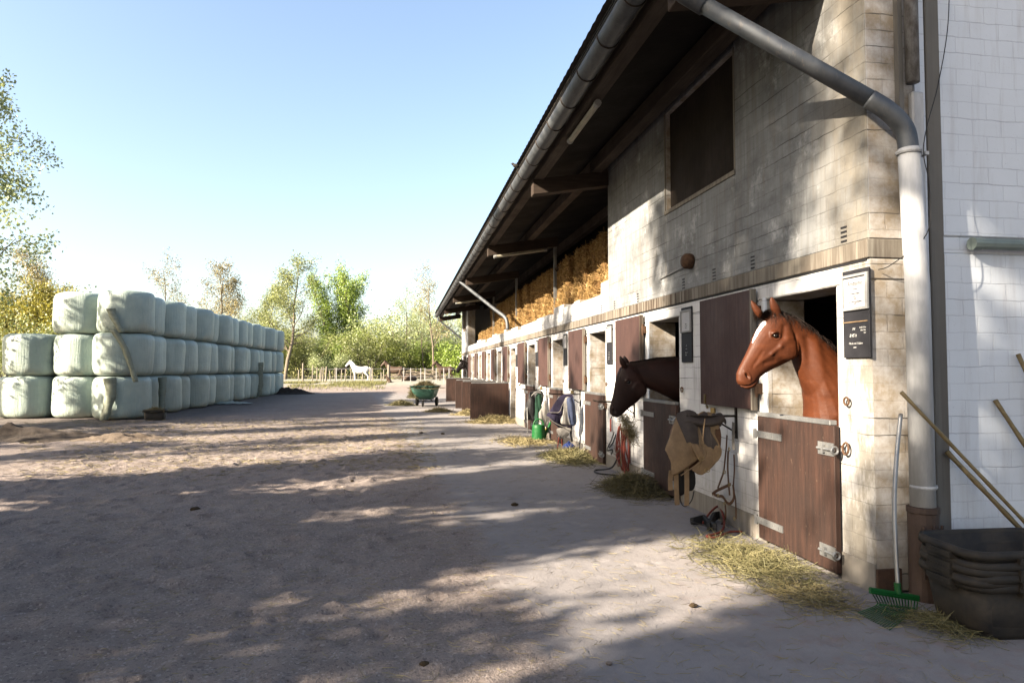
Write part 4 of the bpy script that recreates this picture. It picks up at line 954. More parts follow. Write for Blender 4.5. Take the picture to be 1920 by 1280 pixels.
sheet([(2.914,1.122),(2.973,1.173),(3.034,1.178),(3.120,1.143),(3.146,1.085),(3.131,1.004),(3.032,1.005),(3.080,0.913),(3.140,0.808),(3.114,0.723),(2.990,0.611),(2.904,0.561),(2.832,0.597),(2.818,0.632),(2.913,0.727),(2.938,0.800),(2.906,0.893)], yn+.03, .014, 'tan', 'flap', sd, .05, .005, 3, 2, .12)
sheet([(2.912,1.112),(2.964,1.169),(3.022,1.174),(3.012,1.088),(3.022,0.984),(3.082,0.892),(3.121,0.811),(3.080,0.726),(2.996,0.802),(2.936,0.871),(2.902,0.918)], yn+.012+.05, .010, 'greyleather', 'knee_patch', sd, .06, .004, 4, 2, .07)
sheet([(2.711,0.608),(2.766,0.653),(2.877,0.662),(2.900,0.535),(2.893,0.396),(2.825,0.375),(2.751,0.331),(2.721,0.424)], RY[0]+.02, .03, 'black', 'girth_panel', sd, .02, .006, 5)
yq = RY[0]-.12
sheet([(2.664,1.052),(2.824,1.154),(3.008,1.152),(3.144,1.069),(3.160,0.883),(3.114,0.722),(2.964,0.598),(2.818,0.613),(2.672,0.616),(2.613,0.801)], RY[0]-.06, .05, 'strap', 'panel', sd, .05, .006, 15, 2, .08)
for a in ([(2.605,0.611),(2.592,0.509),(2.597,0.420)], [(2.653,0.598),(2.655,0.439),(2.662,0.274)], [(2.763,0.653),(2.764,0.459),(2.759,0.266)]):
    ribbon([(x, yq, z) for x, z in a], .048, .006, 'tan', 'girth_strap', sd, (0,1,0))
sheet([(2.772,0.851),(2.820,0.879),(2.892,0.758),(2.843,0.725)], yn-.075, .012, 'tan', 'stirrup_loop', sd, .01, .002, 6, 2)
for dep, poly in ((yn-.045, [(2.923,1.122),(2.907,1.007),(2.900,0.893),(2.932,0.801),(2.916,0.738),(2.796,0.653),(2.669,0.574)]), (yn-.005, [(3.032,1.005),(3.080,0.913),(3.138,0.808),(3.114,0.723),(2.990,0.611),(2.904,0.561)])):
    if dep < yn-.03: MB().tube(smooth_path([(x, dep, z) for x, z in poly], 4), .0055, 6).build('piping', M['hay'] if False else M['tan'], sd, smooth=True)
bk = MB()
for cx, cz in [(2.861,0.736),(2.951,0.614)]: bk.tube([(cx+.028*math.cos(a), yn-.085 if cx < 2.95 else yn-.02, cz+.018*math.sin(a)) for a in np.linspace(0, 6.283, 13)], .004, 6)
bk.build('buckle', M['brass'], sd)
MB().tube(smooth_path([(x, yq+.03, z) for x, z in [(2.695,0.347),(2.728,0.267),(2.770,0.256),(2.825,0.309),(2.851,0.400)]]), .005, 6).build('cord', M['black'], sd)
for k, (tx, tz) in enumerate([(3.100,1.113),(3.143,1.066)]): MB().ell((tx, RY[0]-.02, tz), (.045, .06, .05), 10).build('roll', M['greyleather'], sd, smooth=True)
# the brown leather halter beside it
hl = thing('halter', 'brown leather halter with brass fittings hanging beside the tan saddle', 'halter', (3.3, 6.45, .8))
def onwall(L, x=3.30): return [(x, y, z) for y, z in L]
ribbon(onwall([(6.503,1.069),(6.511,0.957),(6.511,0.793)]), .05, .006, 'webbing', 'loop_strap', hl)
for nm, L, wd in (('cheek_strap', [(6.587,0.932),(6.606,0.805),(6.638,0.671),(6.674,0.546),(6.748,0.439),(6.811,0.355)], .022), ('cheek_strap', [(6.561,0.775),(6.580,0.631),(6.566,0.444),(6.544,0.331)], .024),
                  ('noseband', [(6.943,0.272),(6.837,0.325),(6.688,0.383),(6.521,0.446)], .030), ('noseband', [(6.901,0.278),(6.810,0.274),(6.703,0.289),(6.613,0.249),(6.537,0.249),(6.455,0.325),(6.469,0.450)], .030),
                  ('throat_strap', [(6.522,0.744),(6.516,0.592),(6.541,0.401),(6.500,0.291),(6.496,0.106)], .018), ('chin_strap', [(6.648,0.217),(6.636,0.125),(6.679,0.038),(6.800,-0.042)], .020)):
    ribbon(onwall(L, 3.31 if wd < .02 else 3.27), wd, .006, 'strap', nm, hl)
rg = MB()
for cy, cz in [(6.531,0.797),(6.639,0.552),(6.541,0.437),(6.791,0.284),(6.648,0.229),(6.442,0.119)]: rg.tube([(3.265, cy+.017*math.cos(a), cz+.017*math.sin(a)) for a in np.linspace(0, 6.283, 13)], .004, 6)
rg.build('ring', M['brass'], hl)
# boots and rope on the ground below
for L, lab in (([(2.919,6.718),(3.059,6.745),(3.041,6.532),(3.004,6.357)], 'black nylon tendon boot lying flat on the ground below the halter'), ([(2.981,6.450),(3.224,6.844),(3.349,6.981)], 'black nylon tendon boot standing curled under the halter')):
    t = thing('tendon_boot', lab, 'boot', (L[0][0], L[0][1], 0), 'black boots below the halter')
    b = MB(); b.loft([[(x, y, .012), (x+.02, y-.03, .012), (x+.03, y-.01, .085 + .02*(k % 2)), (x+.0, y+.02, .075 + .02*(k % 2))] for k, (x, y) in enumerate(L)]); b.build('shell', M['black'], t, bevel=.006)
    MB().tube([(L[0][0]-.005, L[0][1]-.02, .05), (L[-1][0]-.005, L[-1][1]-.025, .055)], .010, 6, flat=.4).build('strap', M['iron'], t)
tag(MB().tube(smooth_path([(x, y, z) for (x, y), z in zip([(3.039,6.675),(3.201,6.848),(3.361,6.979),(3.277,6.686),(3.076,6.346),(2.862,6.208),(2.944,6.153),(3.158,6.332),(3.282,6.313)], (.03,.10,.13,.05,.02,.018,.018,.018,.018))]), .011, 8).build('lead_rope', M['redrope'], smooth=True), 'dark red lead rope coiled on the ground under the brown halter', 'rope')
# red halters under the second rack
rb = thing('halter_bundle', 'bundle of red rope halters hanging below the hay wisp', 'halter', (3.28, 9.5, .7)); r = random.Random(8)
yz = [(10.097,0.728),(10.111,0.050),(10.541,0.122),(9.708,0.233)]; yc, zt = yz[0]; zb = yz[1][1]; yl, yr = yz[2][0], yz[3][0]
for i in range(7):
    a = r.uniform(yr+.06, yl-.06); b = a + r.uniform(-.12, .12); zz = zb + r.uniform(0, .18)
    b_ = MB(); x = X0 - .04 - .012*i
    b_.tube(smooth_path([(x, a, zt+r.uniform(-.05,.05)), (x-.03, a+.05, (zt+zz)/2), (x, (a+b)/2+.03, zz+.04), (x, (a+b)/2-.05, zz), (x-.02, b-.07, zz+.12), (x, b-.02, (zt+zz)/2+.06), (x, a-.015, zt-.02)]), .011, 6); b_.build('halter_rope', M['redrope'], rb, smooth=True)
for i in range(4):
    z = zb + .12 + .1*i; y = yc + r.uniform(-.1, .06)
    ribbon([(X0-.13, y-.11, z+r.uniform(-.05,.05)), (X0-.14, y, z-.03), (X0-.13, y+.10, z+.03)], .026, .006, 'redrope' if i % 2 else 'strap', 'noseband', rb)
for i in range(3): MB().tube([(X0-.08, yc-.03-.05*i, zt), (X0-.10, yc-.05-.03*i, zb+.1)], .008, 6).build('lead', M['brass'] if i == 1 else M['webbing'], rb)
nv = thing('bridle', 'dark bridle reins hanging beside the red halters, one loop on the ground', 'bridle', (3.3, 10.2, .6))
for L in ([(10.516,0.614),(10.678,0.455),(10.902,0.285),(10.601,0.320),(10.683,0.238)], [(10.438,0.574),(10.599,0.431),(10.790,0.330)]): ribbon(onwall(L, 3.31), .03, .006, 'black', 'rein', nv)
MB().tube(smooth_path([(3.3, 10.2, .35), (3.22, 10.35, .08), (3.0, 10.5, .02), (2.95, 10.2, .018), (3.2, 9.95, .018)]), .012, 6).build('rein_loop', M['black'], nv)
hp = thing('hoof_pick', 'red handled hoof pick hanging left of the red halters', 'hoof pick', (3.32, 10.25, .85))
L = [(10.736,0.804),(10.746,0.601),(10.708,0.847)]; MB().tube([(3.325, L[0][0], L[0][1]), (3.325, L[1][0], L[1][1])], .024, 8, flat=.5).build('handle', M['redplastic'], hp, bevel=.004)
MB().tube([(3.325, L[0][0], L[0][1]), (3.335, L[2][0], L[2][1])], .01, 6).build('hook', M['iron'], hp)
# rug and cloths on the third rack
Y2 = RY[2] - .1
rg_ = thing('horse_rug', 'navy rug with pale piping draped over the third rack', 'rug', (2.9, Y2, .9))
sheet([(2.683,0.720),(2.714,0.819),(2.838,1.002),(2.955,1.128),(3.170,1.138),(3.193,0.933),(3.178,0.667),(3.168,0.516),(3.012,0.476),(2.876,0.519)], Y2, .05, 'navy', 'cloth', rg_, .10, .02, 7)
for L in ([(2.681,0.807),(2.796,0.798),(2.893,0.812),(2.951,0.940),(3.019,1.071)], [(2.666,0.725),(2.815,0.603),(2.988,0.526),(3.065,0.553)]): MB().tube(smooth_path([(x, Y2-.13, z) for x, z in L]), .008, 5).build('piping', M['webbing'], rg_)
cl = thing('saddle_cloth', 'blue and grey saddle cloth hanging in front of the navy rug', 'saddle cloth', (3.1, Y2-.1, .9))
sheet([(3.000,1.080),(3.125,1.079),(3.168,0.976),(3.201,0.599),(3.065,0.553),(2.911,0.602),(2.960,0.827)], Y2-.14, .03, 'greycloth', 'pad', cl, .05, .015, 8)
sheet([(3.019,1.071),(3.145,1.079),(3.179,0.881),(3.205,0.589),(3.095,0.562),(3.043,0.751),(3.028,0.920)], Y2-.175, .025, 'blue', 'binding', cl, .05, .015, 9)
pd = thing('white_pad', 'dirty white pad hanging low under the navy rug', 'pad', (3.0, Y2, .5)); sheet([(2.876,0.491),(3.119,0.516),(3.113,0.403),(3.031,0.319),(2.953,0.307),(2.895,0.368)], Y2+.02, .05, 'greycloth', 'cloth', pd, .06, .01, 10)
ribbon([(x, Y2-.02, z) for x, z in [(3.149,0.592),(3.138,0.402),(3.163,0.241)]], .04, .008, 'black', 'strap', pd, (0,1,0))
tag(MB().tube(smooth_path([(x, Y2, z) for x, z in [(2.914,0.330),(2.884,0.086),(2.933,0.066),(2.972,0.103),(2.963,0.292)]]), .012, 6).build('lead_rope', M['redrope'], smooth=True), 'thin red rope trailing below the white pad', 'rope')
# jacket and sack on the fourth rack
Y3 = RY[3] - .1
jk = thing('jacket', 'dark jacket with grey piping hung over the fourth rack', 'jacket', (2.9, Y3, .9))
sheet([(2.812,0.440),(2.831,0.732),(2.896,0.989),(2.955,1.094),(3.195,1.109),(3.247,0.987),(3.194,0.776),(3.127,0.636),(3.055,0.414),(2.931,0.416)], Y3, .06, 'black', 'cloth', jk, .12, .03, 11)
sheet([(3.043,0.992),(3.186,1.019),(3.162,0.758),(3.107,0.340),(3.026,0.341)], Y3-.12, .03, 'greencloth', 'lining', jk, .04, .02, 12)
MB().tube(smooth_path([(x, Y3-.16, z) for x, z in [(2.937,0.992),(3.044,1.085),(3.163,1.061)]]), .012, 5).build('piping', M['greycloth'], jk)
sk = thing('sack', 'grey cloth sack hanging beside the dark jacket', 'sack', (3.1, Y3, .8)); sheet([(3.121,0.619),(3.270,0.892),(3.317,0.780),(3.321,0.290),(3.178,0.327),(3.102,0.491)], Y3-.08, .06, 'greycloth', 'cloth', sk, .09, .015, 13)
st_ = MB(); L = [(2.846,0.714),(2.860,0.134)]; st_.tube([(L[0][0]+.05, Y3-.1, L[0][1]+.02), (L[0][0], Y3-.1, L[0][1]), (L[1][0], Y3-.1, L[1][1])], .014, 6)
tag(st_.build('walking_cane', M['galv']), 'thin pale cane hooked over the dark jacket', 'cane')
# watering can, bottle, brush, blue ball
wx, wy = [(3.019,15.206)][0]
wc = thing('watering_can', 'green plastic watering can on the ground below the jacket', 'watering can', (wx, wy, 0))
MB().lathe([(.0,.0), (.15,.0), (.155,.02), (.15,.30), (.14,.36), (.125,.365)], (wx, wy, 0), 36).build('can', M['greenplastic'], wc, smooth=False)
MB().tube(smooth_path([(wx-.12, wy, .34), (wx-.09, wy, .44), (wx, wy, .49), (wx+.09, wy, .44), (wx+.12, wy, .34)]), .016, 8).build('handle', M['greenplastic'], wc, smooth=True)
MB().tube([(wx+.13, wy, .08), (wx+.20, wy, .24), (wx+.28, wy-.02, .42)], [.035,.026,.03], 10).build('spout', M['greenplastic'], wc, smooth=True)
bx_, by_ = [(3.259,15.652)][0]
bt_ = thing('spray_bottle', 'small yellow spray bottle behind the watering can', 'bottle', (bx_+.1, by_+.3, 0)); MB().lathe([(0,0), (.06,0), (.062,.17), (.02,.22), (.02,.26)], (bx_+.1, by_+.3, 0), 12).build('body', M['yellow'], bt_, smooth=True); MB().box((bx_+.08, by_+.3, .28), (.08, .03, .04)).build('trigger', M['tubelamp'], bt_)
bx_, by_ = [(3.018,12.332)][0]
bb = thing('play_ball', 'deep blue ball in the hay below the navy rug', 'ball', (bx_, by_, 0)); MB().ell((bx_, by_, .13), (.135,.135,.13), 20).build('ball_shell', M['blueball'], bb, smooth=True); MB().tube([(bx_-.04, by_-.04, .25), (bx_, by_, .28), (bx_+.04, by_+.04, .25)], .012, 6).build('grip', M['blueball'], bb)
#@@OBJ2
# ------------------------------------------------------------------ hay, straw
def strands(n, center, L, wd, seed, curve=.4, flat=.35):
    """n bent strands; center(r, n) gives start points (n,3)"""
    r = np.random.default_rng(seed); P = center(r, n); D = r.normal(0, 1, (n, 3)); D[:,2] *= flat; D /= np.linalg.norm(D, axis=1)[:,None]
    B = r.normal(0, 1, (n, 3))*curve; B[:,2] *= .6; Ln = r.uniform(.4, 1, n)[:,None]*L
    p0 = P - D*Ln*.5; p1 = P + B*Ln*.12; p2 = P + D*Ln*.5 - B*Ln*.2
    lo = .006 + 0*P[:,2]
    for p in (p0, p1, p2): p[:,2] = np.maximum(p[:,2], lo)
    W = np.cross(D, r.normal(0, 1, (n, 3))); W /= np.linalg.norm(W, axis=1)[:,None]; W *= wd
    V = np.stack([p0-W, p0+W, p1+W, p1-W, p2+W*.5, p2-W*.5], 1).reshape(-1, 3)
    b = np.arange(n)[:,None]*6; F = np.concatenate([b + np.array([0,1,2,3]), b + np.array([3,2,4,5])], 1).reshape(-1, 4)
    return mesh_np('strands', V, F)
def hay_pile(label, c, sx, sy, h, n, mat, seed, L=.28, wd=.0028, rz=0):
    t = thing('hay_pile', label, 'hay', (c[0], c[1], c[2] if len(c) > 2 else 0), 'loose hay along the stable'); ORI.pop(t)
    def cen(r, m):
        q = r.normal(0, .48, (m, 2)); rr = np.hypot(q[:,0], q[:,1]); z = h*np.exp(-rr**2*1.6)*r.random(m)**.6*(.75+.5*(vnoise(q[:,0]*3+9, q[:,1]*3+9, seed)+.5))
        x, y = q[:,0]*sx, q[:,1]*sy
        x2 = x*math.cos(rz)-y*math.sin(rz); y2 = x*math.sin(rz)+y*math.cos(rz)
        return np.stack([x2, y2, z + .008], 1)
    put('strands', strands(n, cen, L, wd, seed), M[mat], t, False)
    return t
hay_pile('trampled golden hay in front of the chestnut horse door', (2.86, 5.35), .40, .80, .04, 2300, 'greenhay', 31, .28, .0020)
hay_pile('dark green hay heap beside the saddle at the second door', (3.02, 8.75), .36, .62, .21, 3800, 'darkhay', 32, .3, .0026)
hay_pile('hay strewn around the deep blue ball at the third door', (2.95, 12.0), .42, .8, .16, 3400, 'greenhay', 33, .32, .0035)
hay_pile('hay under the open brown half door nearest the camera', (2.75, 20.7), .7, .5, .18, 2600, 'hay', 34, .35, .005)
hay_pile('wisps of hay beside the green fork', (2.82, 4.45), .30, .4, .02, 500, 'hay', 35, .25, .002)
hay_pile('few wisps of hay under the black tubs', (3.3, 3.85), .22, .3, .05, 500, 'greenhay', 36, .22, .002)
hay_pile('small hay heap out on the paved strip', (1.35, 26.3), .45, .4, .12, 1100, 'hay', 37, .35, .005)
hay_pile('hay scattered below the watering can', (2.7, 15.0), .6, 1.0, .03, 1300, 'hay', 38, .3, .004)
hay_pile('hay between the open half doors', (2.3, 24.2), .5, .5, .15, 1200, 'hay', 39, .35, .005)
hay_pile('hay spilled left of the green cart', (-.1, 31.2), .5, .4, .2, 1300, 'greenhay', 40, .4, .006)
t = thing('hay_wisp', 'wisp of hay hanging in front of the dark bay horse mouth', 'hay', (2.9, 8.5, 0)); ORI.pop(t)
def cen(r, m):
    k = r.random(m); return np.stack([-.13+.12*k+r.normal(0,.03,m), -.12+r.normal(0,.035,m), 1.02-.30*k+r.normal(0,.04,m)], 1)
put('strands', strands(520, cen, .22, .0022, 41, .6, 1.1), M['hay'], t, False)
# loose straws over the yard: nobody could count them
def cen(r, m):
    y = 2.0 + 20*r.random(m)**1.7; x = -.45*y + r.random(m)*(.45*y + 3.2); k = vnoise(x*.8, y*.8, 77); y = np.where(k > -.1, y, y + r.normal(0, .3, m)); return np.stack([x, y, .012 + 0*x + .02*np.clip(1-x,0,1)*0], 1)
def cen2(r, m):
    y = 11 + 12*r.random(m); x = -.5*y + r.random(m)*(.5*y + .6); k = vnoise(x*.7+30, y*1.3, 78); y = np.where(k > -.05, y, y+r.normal(0, .8, m)); return np.stack([x, y, .02 + 0*x], 1)
lit2 = put('straw_litter', strands(7000, cen2, .16, .0035, 51, .3, .05), M['hay']); tag(lit2, 'loose straw strewn over the sunlit middle of the yard', 'straw', kind='stuff')
litter = put('straw_litter', strands(11000, cen, .10, .0014, 50, .3, .03), M['hay']); tag(litter, 'loose straws scattered over the sandy yard', 'straw', kind='stuff')
r = np.random.default_rng(12)
def lump(name, label, cat, g, s, mat, group, seed, flat=.5):
    b = bmesh.new(); bmesh.ops.create_icosphere(b, subdivisions=2, radius=1); q = np.random.default_rng(seed)
    for v in b.verts: v.co = Vector((v.co.x*s, v.co.y*s*.8, v.co.z*s*flat))*(1+q.normal(0, .10))
    me = bpy.data.meshes.new(name); b.to_mesh(me); b.free(); o = put(name, me, M[mat]); o.location = (g[0], g[1], s*flat*.7); tag(o, label, cat, group); return o
for k, (g, lab) in enumerate(zip([(-2.323,8.273),(-0.724,10.120),(1.300,8.007),(1.945,4.437),(0.119,3.791),(1.114,3.654),(0.449,17.451),(0.965,17.080),(2.299,24.139)],
    ('flat clump of horse droppings on the dark sand left of the middle', 'small dropping on the edge of the pavement in the middle of the yard', 'brown dropping on the pavement left of the hay heap', 'small twig clump on the pavement in front of the saddle', 
     'flat dropping at the very front edge of the yard', 'pale brown pebble near the front edge of the yard', 'left of two droppings near the half doors', 'right of two droppings near the half doors', 'dropping on the pavement near the green cart'))):
    lump('dropping' if 'pebble' not in lab else 'pebble', lab, 'dropping' if 'pebble' not in lab else 'stone', g, (.06,.028,.045,.03,.03,.02,.05,.05,.05)[k], 'dung' if 'pebble' not in lab else 'stone', 'droppings on the yard' if 'pebble' not in lab else None, k)
# dug earth by the bales
def heap(name, label, c, sx, sy, h, mat, seed, rz=0):
    xs = np.linspace(-1, 1, 70); X, Y = np.meshgrid(xs, xs); d = np.hypot(X, Y)
    Z = h*np.clip(1-d, 0, 1)**.9*(.8 + 1.1*vnoise(X*3+5, Y*3+5, seed) + .5*vnoise(X*9+5, Y*9+5, seed+1)) + h*.12*vnoise(X*22, Y*22, seed+2)*(d < .95) - .04*(d > .96)
    V = np.stack([X*sx*math.cos(rz)-Y*sy*math.sin(rz), X*sx*math.sin(rz)+Y*sy*math.cos(rz), Z], -1).reshape(-1, 3)
    i = np.arange(4900).reshape(70, 70); F = np.stack([i[:-1,:-1], i[:-1,1:], i[1:,1:], i[1:,:-1]], -1).reshape(-1, 4)
    o = put(name, mesh_np(name, V, F, True), M[mat]); o.location = c; tag(o, label, 'earth heap'); return o
heap('earth_heap', 'dark lumpy heap of dug earth in front of the shorter bale stack', (-8.9, 17.3, -.02), 2.4, .9, .30, 'darkearth', 60, .1)
heap('earth_heap', 'lighter sandy clods at the end of the dark earth heap', (-6.4, 16.9, -.02), 1.2, .6, .22, 'earth', 64, .1)
heap('earth_heap', 'low dark heap of earth at the far end of the bale wall', ([(-7.441,47.404)][0][0], 47.0, -.02), 1.7, 1.2, .55, 'darkearth', 67)

# ------------------------------------------------------------------ silage bales
def bale_mesh(seed):
    q = np.random.default_rng(seed); n, m = 56, 26; Rr, H = .855, 1.40; V = []
    for i in range(m):
        t = i/(m-1)
        a = (t-.5)*math.pi; rr = max(.02, abs(math.cos(a)))**.24; z = .5 + .5*math.copysign(abs(math.sin(a))**.30, a)
        if i in (0, m-1): rr = .05
        for j in range(n):
            th = 2*math.pi*j/n; bx = (abs(math.cos(th))**2.5 + abs(math.sin(th))**2.5)**(-1/2.5)
            V.append((rr*Rr*math.cos(th)*(.6+.4*bx), rr*Rr*math.sin(th)*(.6+.4*bx), z*H))
    V = np.array(V); th = np.arctan2(V[:,1], V[:,0]); rad = np.hypot(V[:,0], V[:,1])
    lump = vnoise(th*1.6+20, V[:,2]*1.6+seed, seed)*.07 + vnoise(th*5+40, V[:,2]*2.2+seed, seed+1)*.04 + np.abs(vnoise(th*9+60 + V[:,2]*.8, V[:,2]*.9+seed, seed+5))*.045
    pleat = .012*np.sin(th*23+seed)*np.clip(np.abs(V[:,2]/H-.5)*3-.8, 0, 1)
    f = 1 + (lump + pleat)*np.clip(rad/.5, 0, 1); V[:,0] *= f; V[:,1] *= f; V[:,2] += .03*vnoise(V[:,0]*2+9, V[:,1]*2+9, seed+3)*(V[:,2] > .7)
    V[:,2] = np.maximum(V[:,2], 0)
    idx = np.arange(n*m).reshape(m, n); F = np.stack([idx[:-1], np.roll(idx[:-1], -1, 1), np.roll(idx[1:], -1, 1), idx[1:]], -1).reshape(-1, 4)
    return mesh_np('wrapped_bale', V, F, True)
bales = [bale_mesh(100+k) for k in range(6)]
for b_ in bales: b_.materials.append(M['wrap'])
BG = 'green wrapped silage bales'
def bale(x, y, z, k, label, rz=0, s=1):
    o = bpy.data.objects.new('silage_bale', bales[k % 6]); link(o); o.location = (x, y, z); o.rotation_euler = (0, 0, rz); o.scale = (s, s, 1.0); ORI[o] = Vector()
    return tag(o, label, 'silage bale', BG)
rb_ = random.Random(21); TIER = ('bottom', 'middle', 'top'); front = {}
for tier in range(3):
    n = 16 if tier == 0 else 15
    for i in range(n):
        y = 24.35 + 1.60*i + (rb_.uniform(-.08, .08) if i else 0) + (.12*tier if i else 0)
        x = -9.22 + .018*(y-24.3) + ((.0 if i % 2 == 0 else -.16) + rb_.uniform(-.09, .09) if i else (0.03, 0, .03)[tier]) + .04*tier
        o = bale(x, y, tier*1.395, rb_.randrange(6), ('%s bale from the near end in the %s tier of the long bale wall' % (ordn(i+1), TIER[tier])) if i else ('near end bale in the %s tier of the long bale wall' % TIER[tier]), rb_.uniform(0, 6.28), rb_.uniform(.96, 1.02))
        if i == 0: front[tier] = o
for tier in range(3):
    for i in range(3):
        bale(-10.74 + rb_.uniform(-.04, .04), 25.17 + 1.63*i, tier*1.395, rb_.randrange(6), '%s bale from the front in the %s tier of the narrow column' % (ordn(i+1), TIER[tier]), rb_.uniform(0, 6.28), .98)
for tier in range(2):
    for i in range(3):
        bale((-12.42, -12.36)[tier] + .03*i, 25.35 + 1.66*i + .04*tier, tier*1.395, rb_.randrange(6), '%s bale from the front in the %s tier of the low stack' % (ordn(i+1), TIER[tier]), rb_.uniform(0, 6.28), 1.02)
# torn strips of film hanging from bales
def film(pts, wd, label):
    rings = []; P = smooth_path(pts, 5); q = np.random.default_rng(len(label))
    for i, p in enumerate(P):
        w_ = wd*(1-.35*i/len(P))*(1+.07*math.sin(i*1.1+q.random())); z = Vector((w_, .02*math.sin(i), .08*w_))
        rings.append([p - z*.5, p + Vector((0,-.05-.02*math.sin(i*2.1),0)), p + z*.5, p + z*.5 + Vector((0,.012,.0)), p + Vector((0,-.03-.02*math.sin(i*2.1),0)), p - z*.5 + Vector((0,.012,0))])
    o = MB().loft(rings).build('torn_film', M['film'], smooth=True); tag(o, label, 'plastic film', 'torn film hanging from the bales'); return o
film([(x, 23.42-.03*k, z) for k, (x, z) in enumerate([(-9.234,3.551),(-9.167,3.347),(-9.019,3.077),(-8.855,2.789)])], .26, 'torn strip of film hanging across the near end bale of the top tier')
film([(x, 23.44-.02*k, z) for k, (x, z) in enumerate([(-9.140,2.871),(-8.813,2.330),(-8.578,1.685),(-8.426,1.209)])], .22, 'torn strip of film hanging across the near end bale of the middle tier')
film([(x, 23.40-.02*k, z) for k, (x, z) in enumerate([(-9.216,1.347),(-9.158,0.891),(-9.241,0.386),(-9.326,0.017)])], .38, 'wrinkled film hanging over the near end bale of the bottom tier')
film([(-8.28, 25.35, 1.35), (-8.22, 25.2, 1.0), (-8.2, 25.1, .6), (-8.15, 25.0, .25)], .28, 'torn film hanging between the first bales of the long wall')
film([(-8.12, 40.2, 2.0), (-8.06, 40.15, .9), (-8.05, 40.1, .5), (-8.08, 40.08, .1)], .6, 'broad film hanging over two tiers far along the bale wall')
g_ = [(-8.068,33.301)][0]; q = np.random.default_rng(4)
xs = np.linspace(-1, 1, 24); X, Y = np.meshgrid(xs, xs); V = np.stack([X*.9, Y*.35, .03+.10*np.clip(1-np.hypot(X,Y),0,1)*(1+2*vnoise(X*4+3, Y*4+3, 70))+.03*vnoise(X*9, Y*9, 71)+.02], -1).reshape(-1, 3)
i = np.arange(576).reshape(24, 24); F = np.stack([i[:-1,:-1], i[:-1,1:], i[1:,1:], i[1:,:-1]], -1).reshape(-1, 4)
o = put('plastic_sheet', mesh_np('plastic_sheet', V, F, True), M['wrap']); o.location = (g_[0]+.2, g_[1], 0); tag(o, 'crumpled pale plastic sheet on the ground at the foot of the bale wall', 'plastic sheet')

# ------------------------------------------------------------------ black tubs, trough, fork, poles
def rrect(cx, cy, hx, hy, z, rc, n=6):
    out = []
    for (sx, sy), a0 in (((1,1),0), ((-1,1),90), ((-1,-1),180), ((1,-1),270)):
        for k in range(n+1):
            a = R(a0 + 90*k/n); out.append((cx + sx*(hx-rc) + rc*math.cos(a), cy + sy*(hy-rc) + rc*math.sin(a), z))
    return out
def tub_meshes(W, D, H):
    h = MB(); w_, d_ = W/2, D/2
    h.loft([rrect(0,0,w_*.80,d_*.78,.0,.09), rrect(0,0,w_*.83,d_*.81,.03,.10), rrect(0,0,w_*.94,d_*.92,H-.02,.11), rrect(0,0,w_*.925,d_*.905,H-.02,.10), rrect(0,0,w_*.81,d_*.79,.05,.09), rrect(0,0,w_*.3,d_*.3,.045,.03)])
    r = MB(); r.loft([rrect(0,0,w_*.935,d_*.915,H-.045,.11), rrect(0,0,w_*1.0,d_*1.0,H-.05,.12), rrect(0,0,w_*1.015,d_*1.015,H-.03,.12), rrect(0,0,w_*1.0,d_*1.0,H,.12), rrect(0,0,w_*.945,d_*.925,H,.11), rrect(0,0,w_*.93,d_*.91,H-.02,.10)], caps=False)
    g = [MB().box((sx*w_, 0, H-.055), (.045, .20, .035)).mesh('grip') for sx in (-1, 1)] + [MB().box((0, sy*d_, H-.055), (.30, .045, .035)).mesh('grip') for sy in (-1, 1)]
    return [h.mesh('tub_shell', True), r.mesh('rim', True)] + g
tm = tub_meshes(.86, .53, .34)
TUBZ = (0, .030, .054, .092, .125, .195); tproto = None
tl_ = ('bottom black rubber tub carrying the whole stack beside the fork', 'second black tub from the ground in the stack by the gable', 'third black tub from the ground in the stack by the gable', 'third black tub from the top in the stack by the gable', 'black tub just under the topmost tub of the stack', 'topmost open black tub, standing higher than the rest of its stack')
for k, z in enumerate(TUBZ):
    t = bpy.data.objects.new('rubber_tub', None); link(t); t.location = (3.745 + (.012,-.01,.008,-.006,.0,-.012)[k], 3.80 + (-.0,.01,-.008,.006,0,.015)[k], z); t.rotation_euler = (R(1.2) if k == 5 else 0, 0, R((-1,1,-1.5,.6,-.5,2)[k] - 4))
    tag(t, tl_[k], 'tub', 'stacked black rubber tubs')
    for nm, me in zip(('tub_shell', 'rim', 'grip', 'grip', 'grip', 'grip'), tm):
        o = bpy.data.objects.new(nm, me); link(o); o.parent = t
        if not me.materials: me.materials.append(M['tub'])
t = bpy.data.objects.new('feed_trough', None); link(t); t.location = (-7.85, 23.45, 0); t.rotation_euler = (0, 0, R(8)); t.scale = (.78, 1.0, .95)
tag(t, 'black trough filled with straw in front of the bale wall', 'trough')
for nm, me in zip(('tub_shell', 'rim', 'grip', 'grip', 'grip', 'grip'), tm): o = bpy.data.objects.new(nm, me); link(o); o.parent = t
hay_pile('straw heaped in the black trough', (-7.85, 23.45, .27), .26, .2, .12, 700, 'hay', 43, .2, .005)
fk = thing('manure_fork', 'green plastic manure fork with a metal handle leaning on the corner pier', 'fork', (3.25, 4.1, 0))
A, B, Cc = [Vector((x, 4.1, z)) for x, z in [(3.016,0.170),(3.368,0.100),(3.221,0.139)]]
A2, B2 = [Vector((x, y, .02)) for x, y in [(3.177,4.231),(3.369,4.118)]]
A3, B3 = [Vector((x, y, .012)) for x, y in [(2.946,4.126),(2.945,3.831)]]
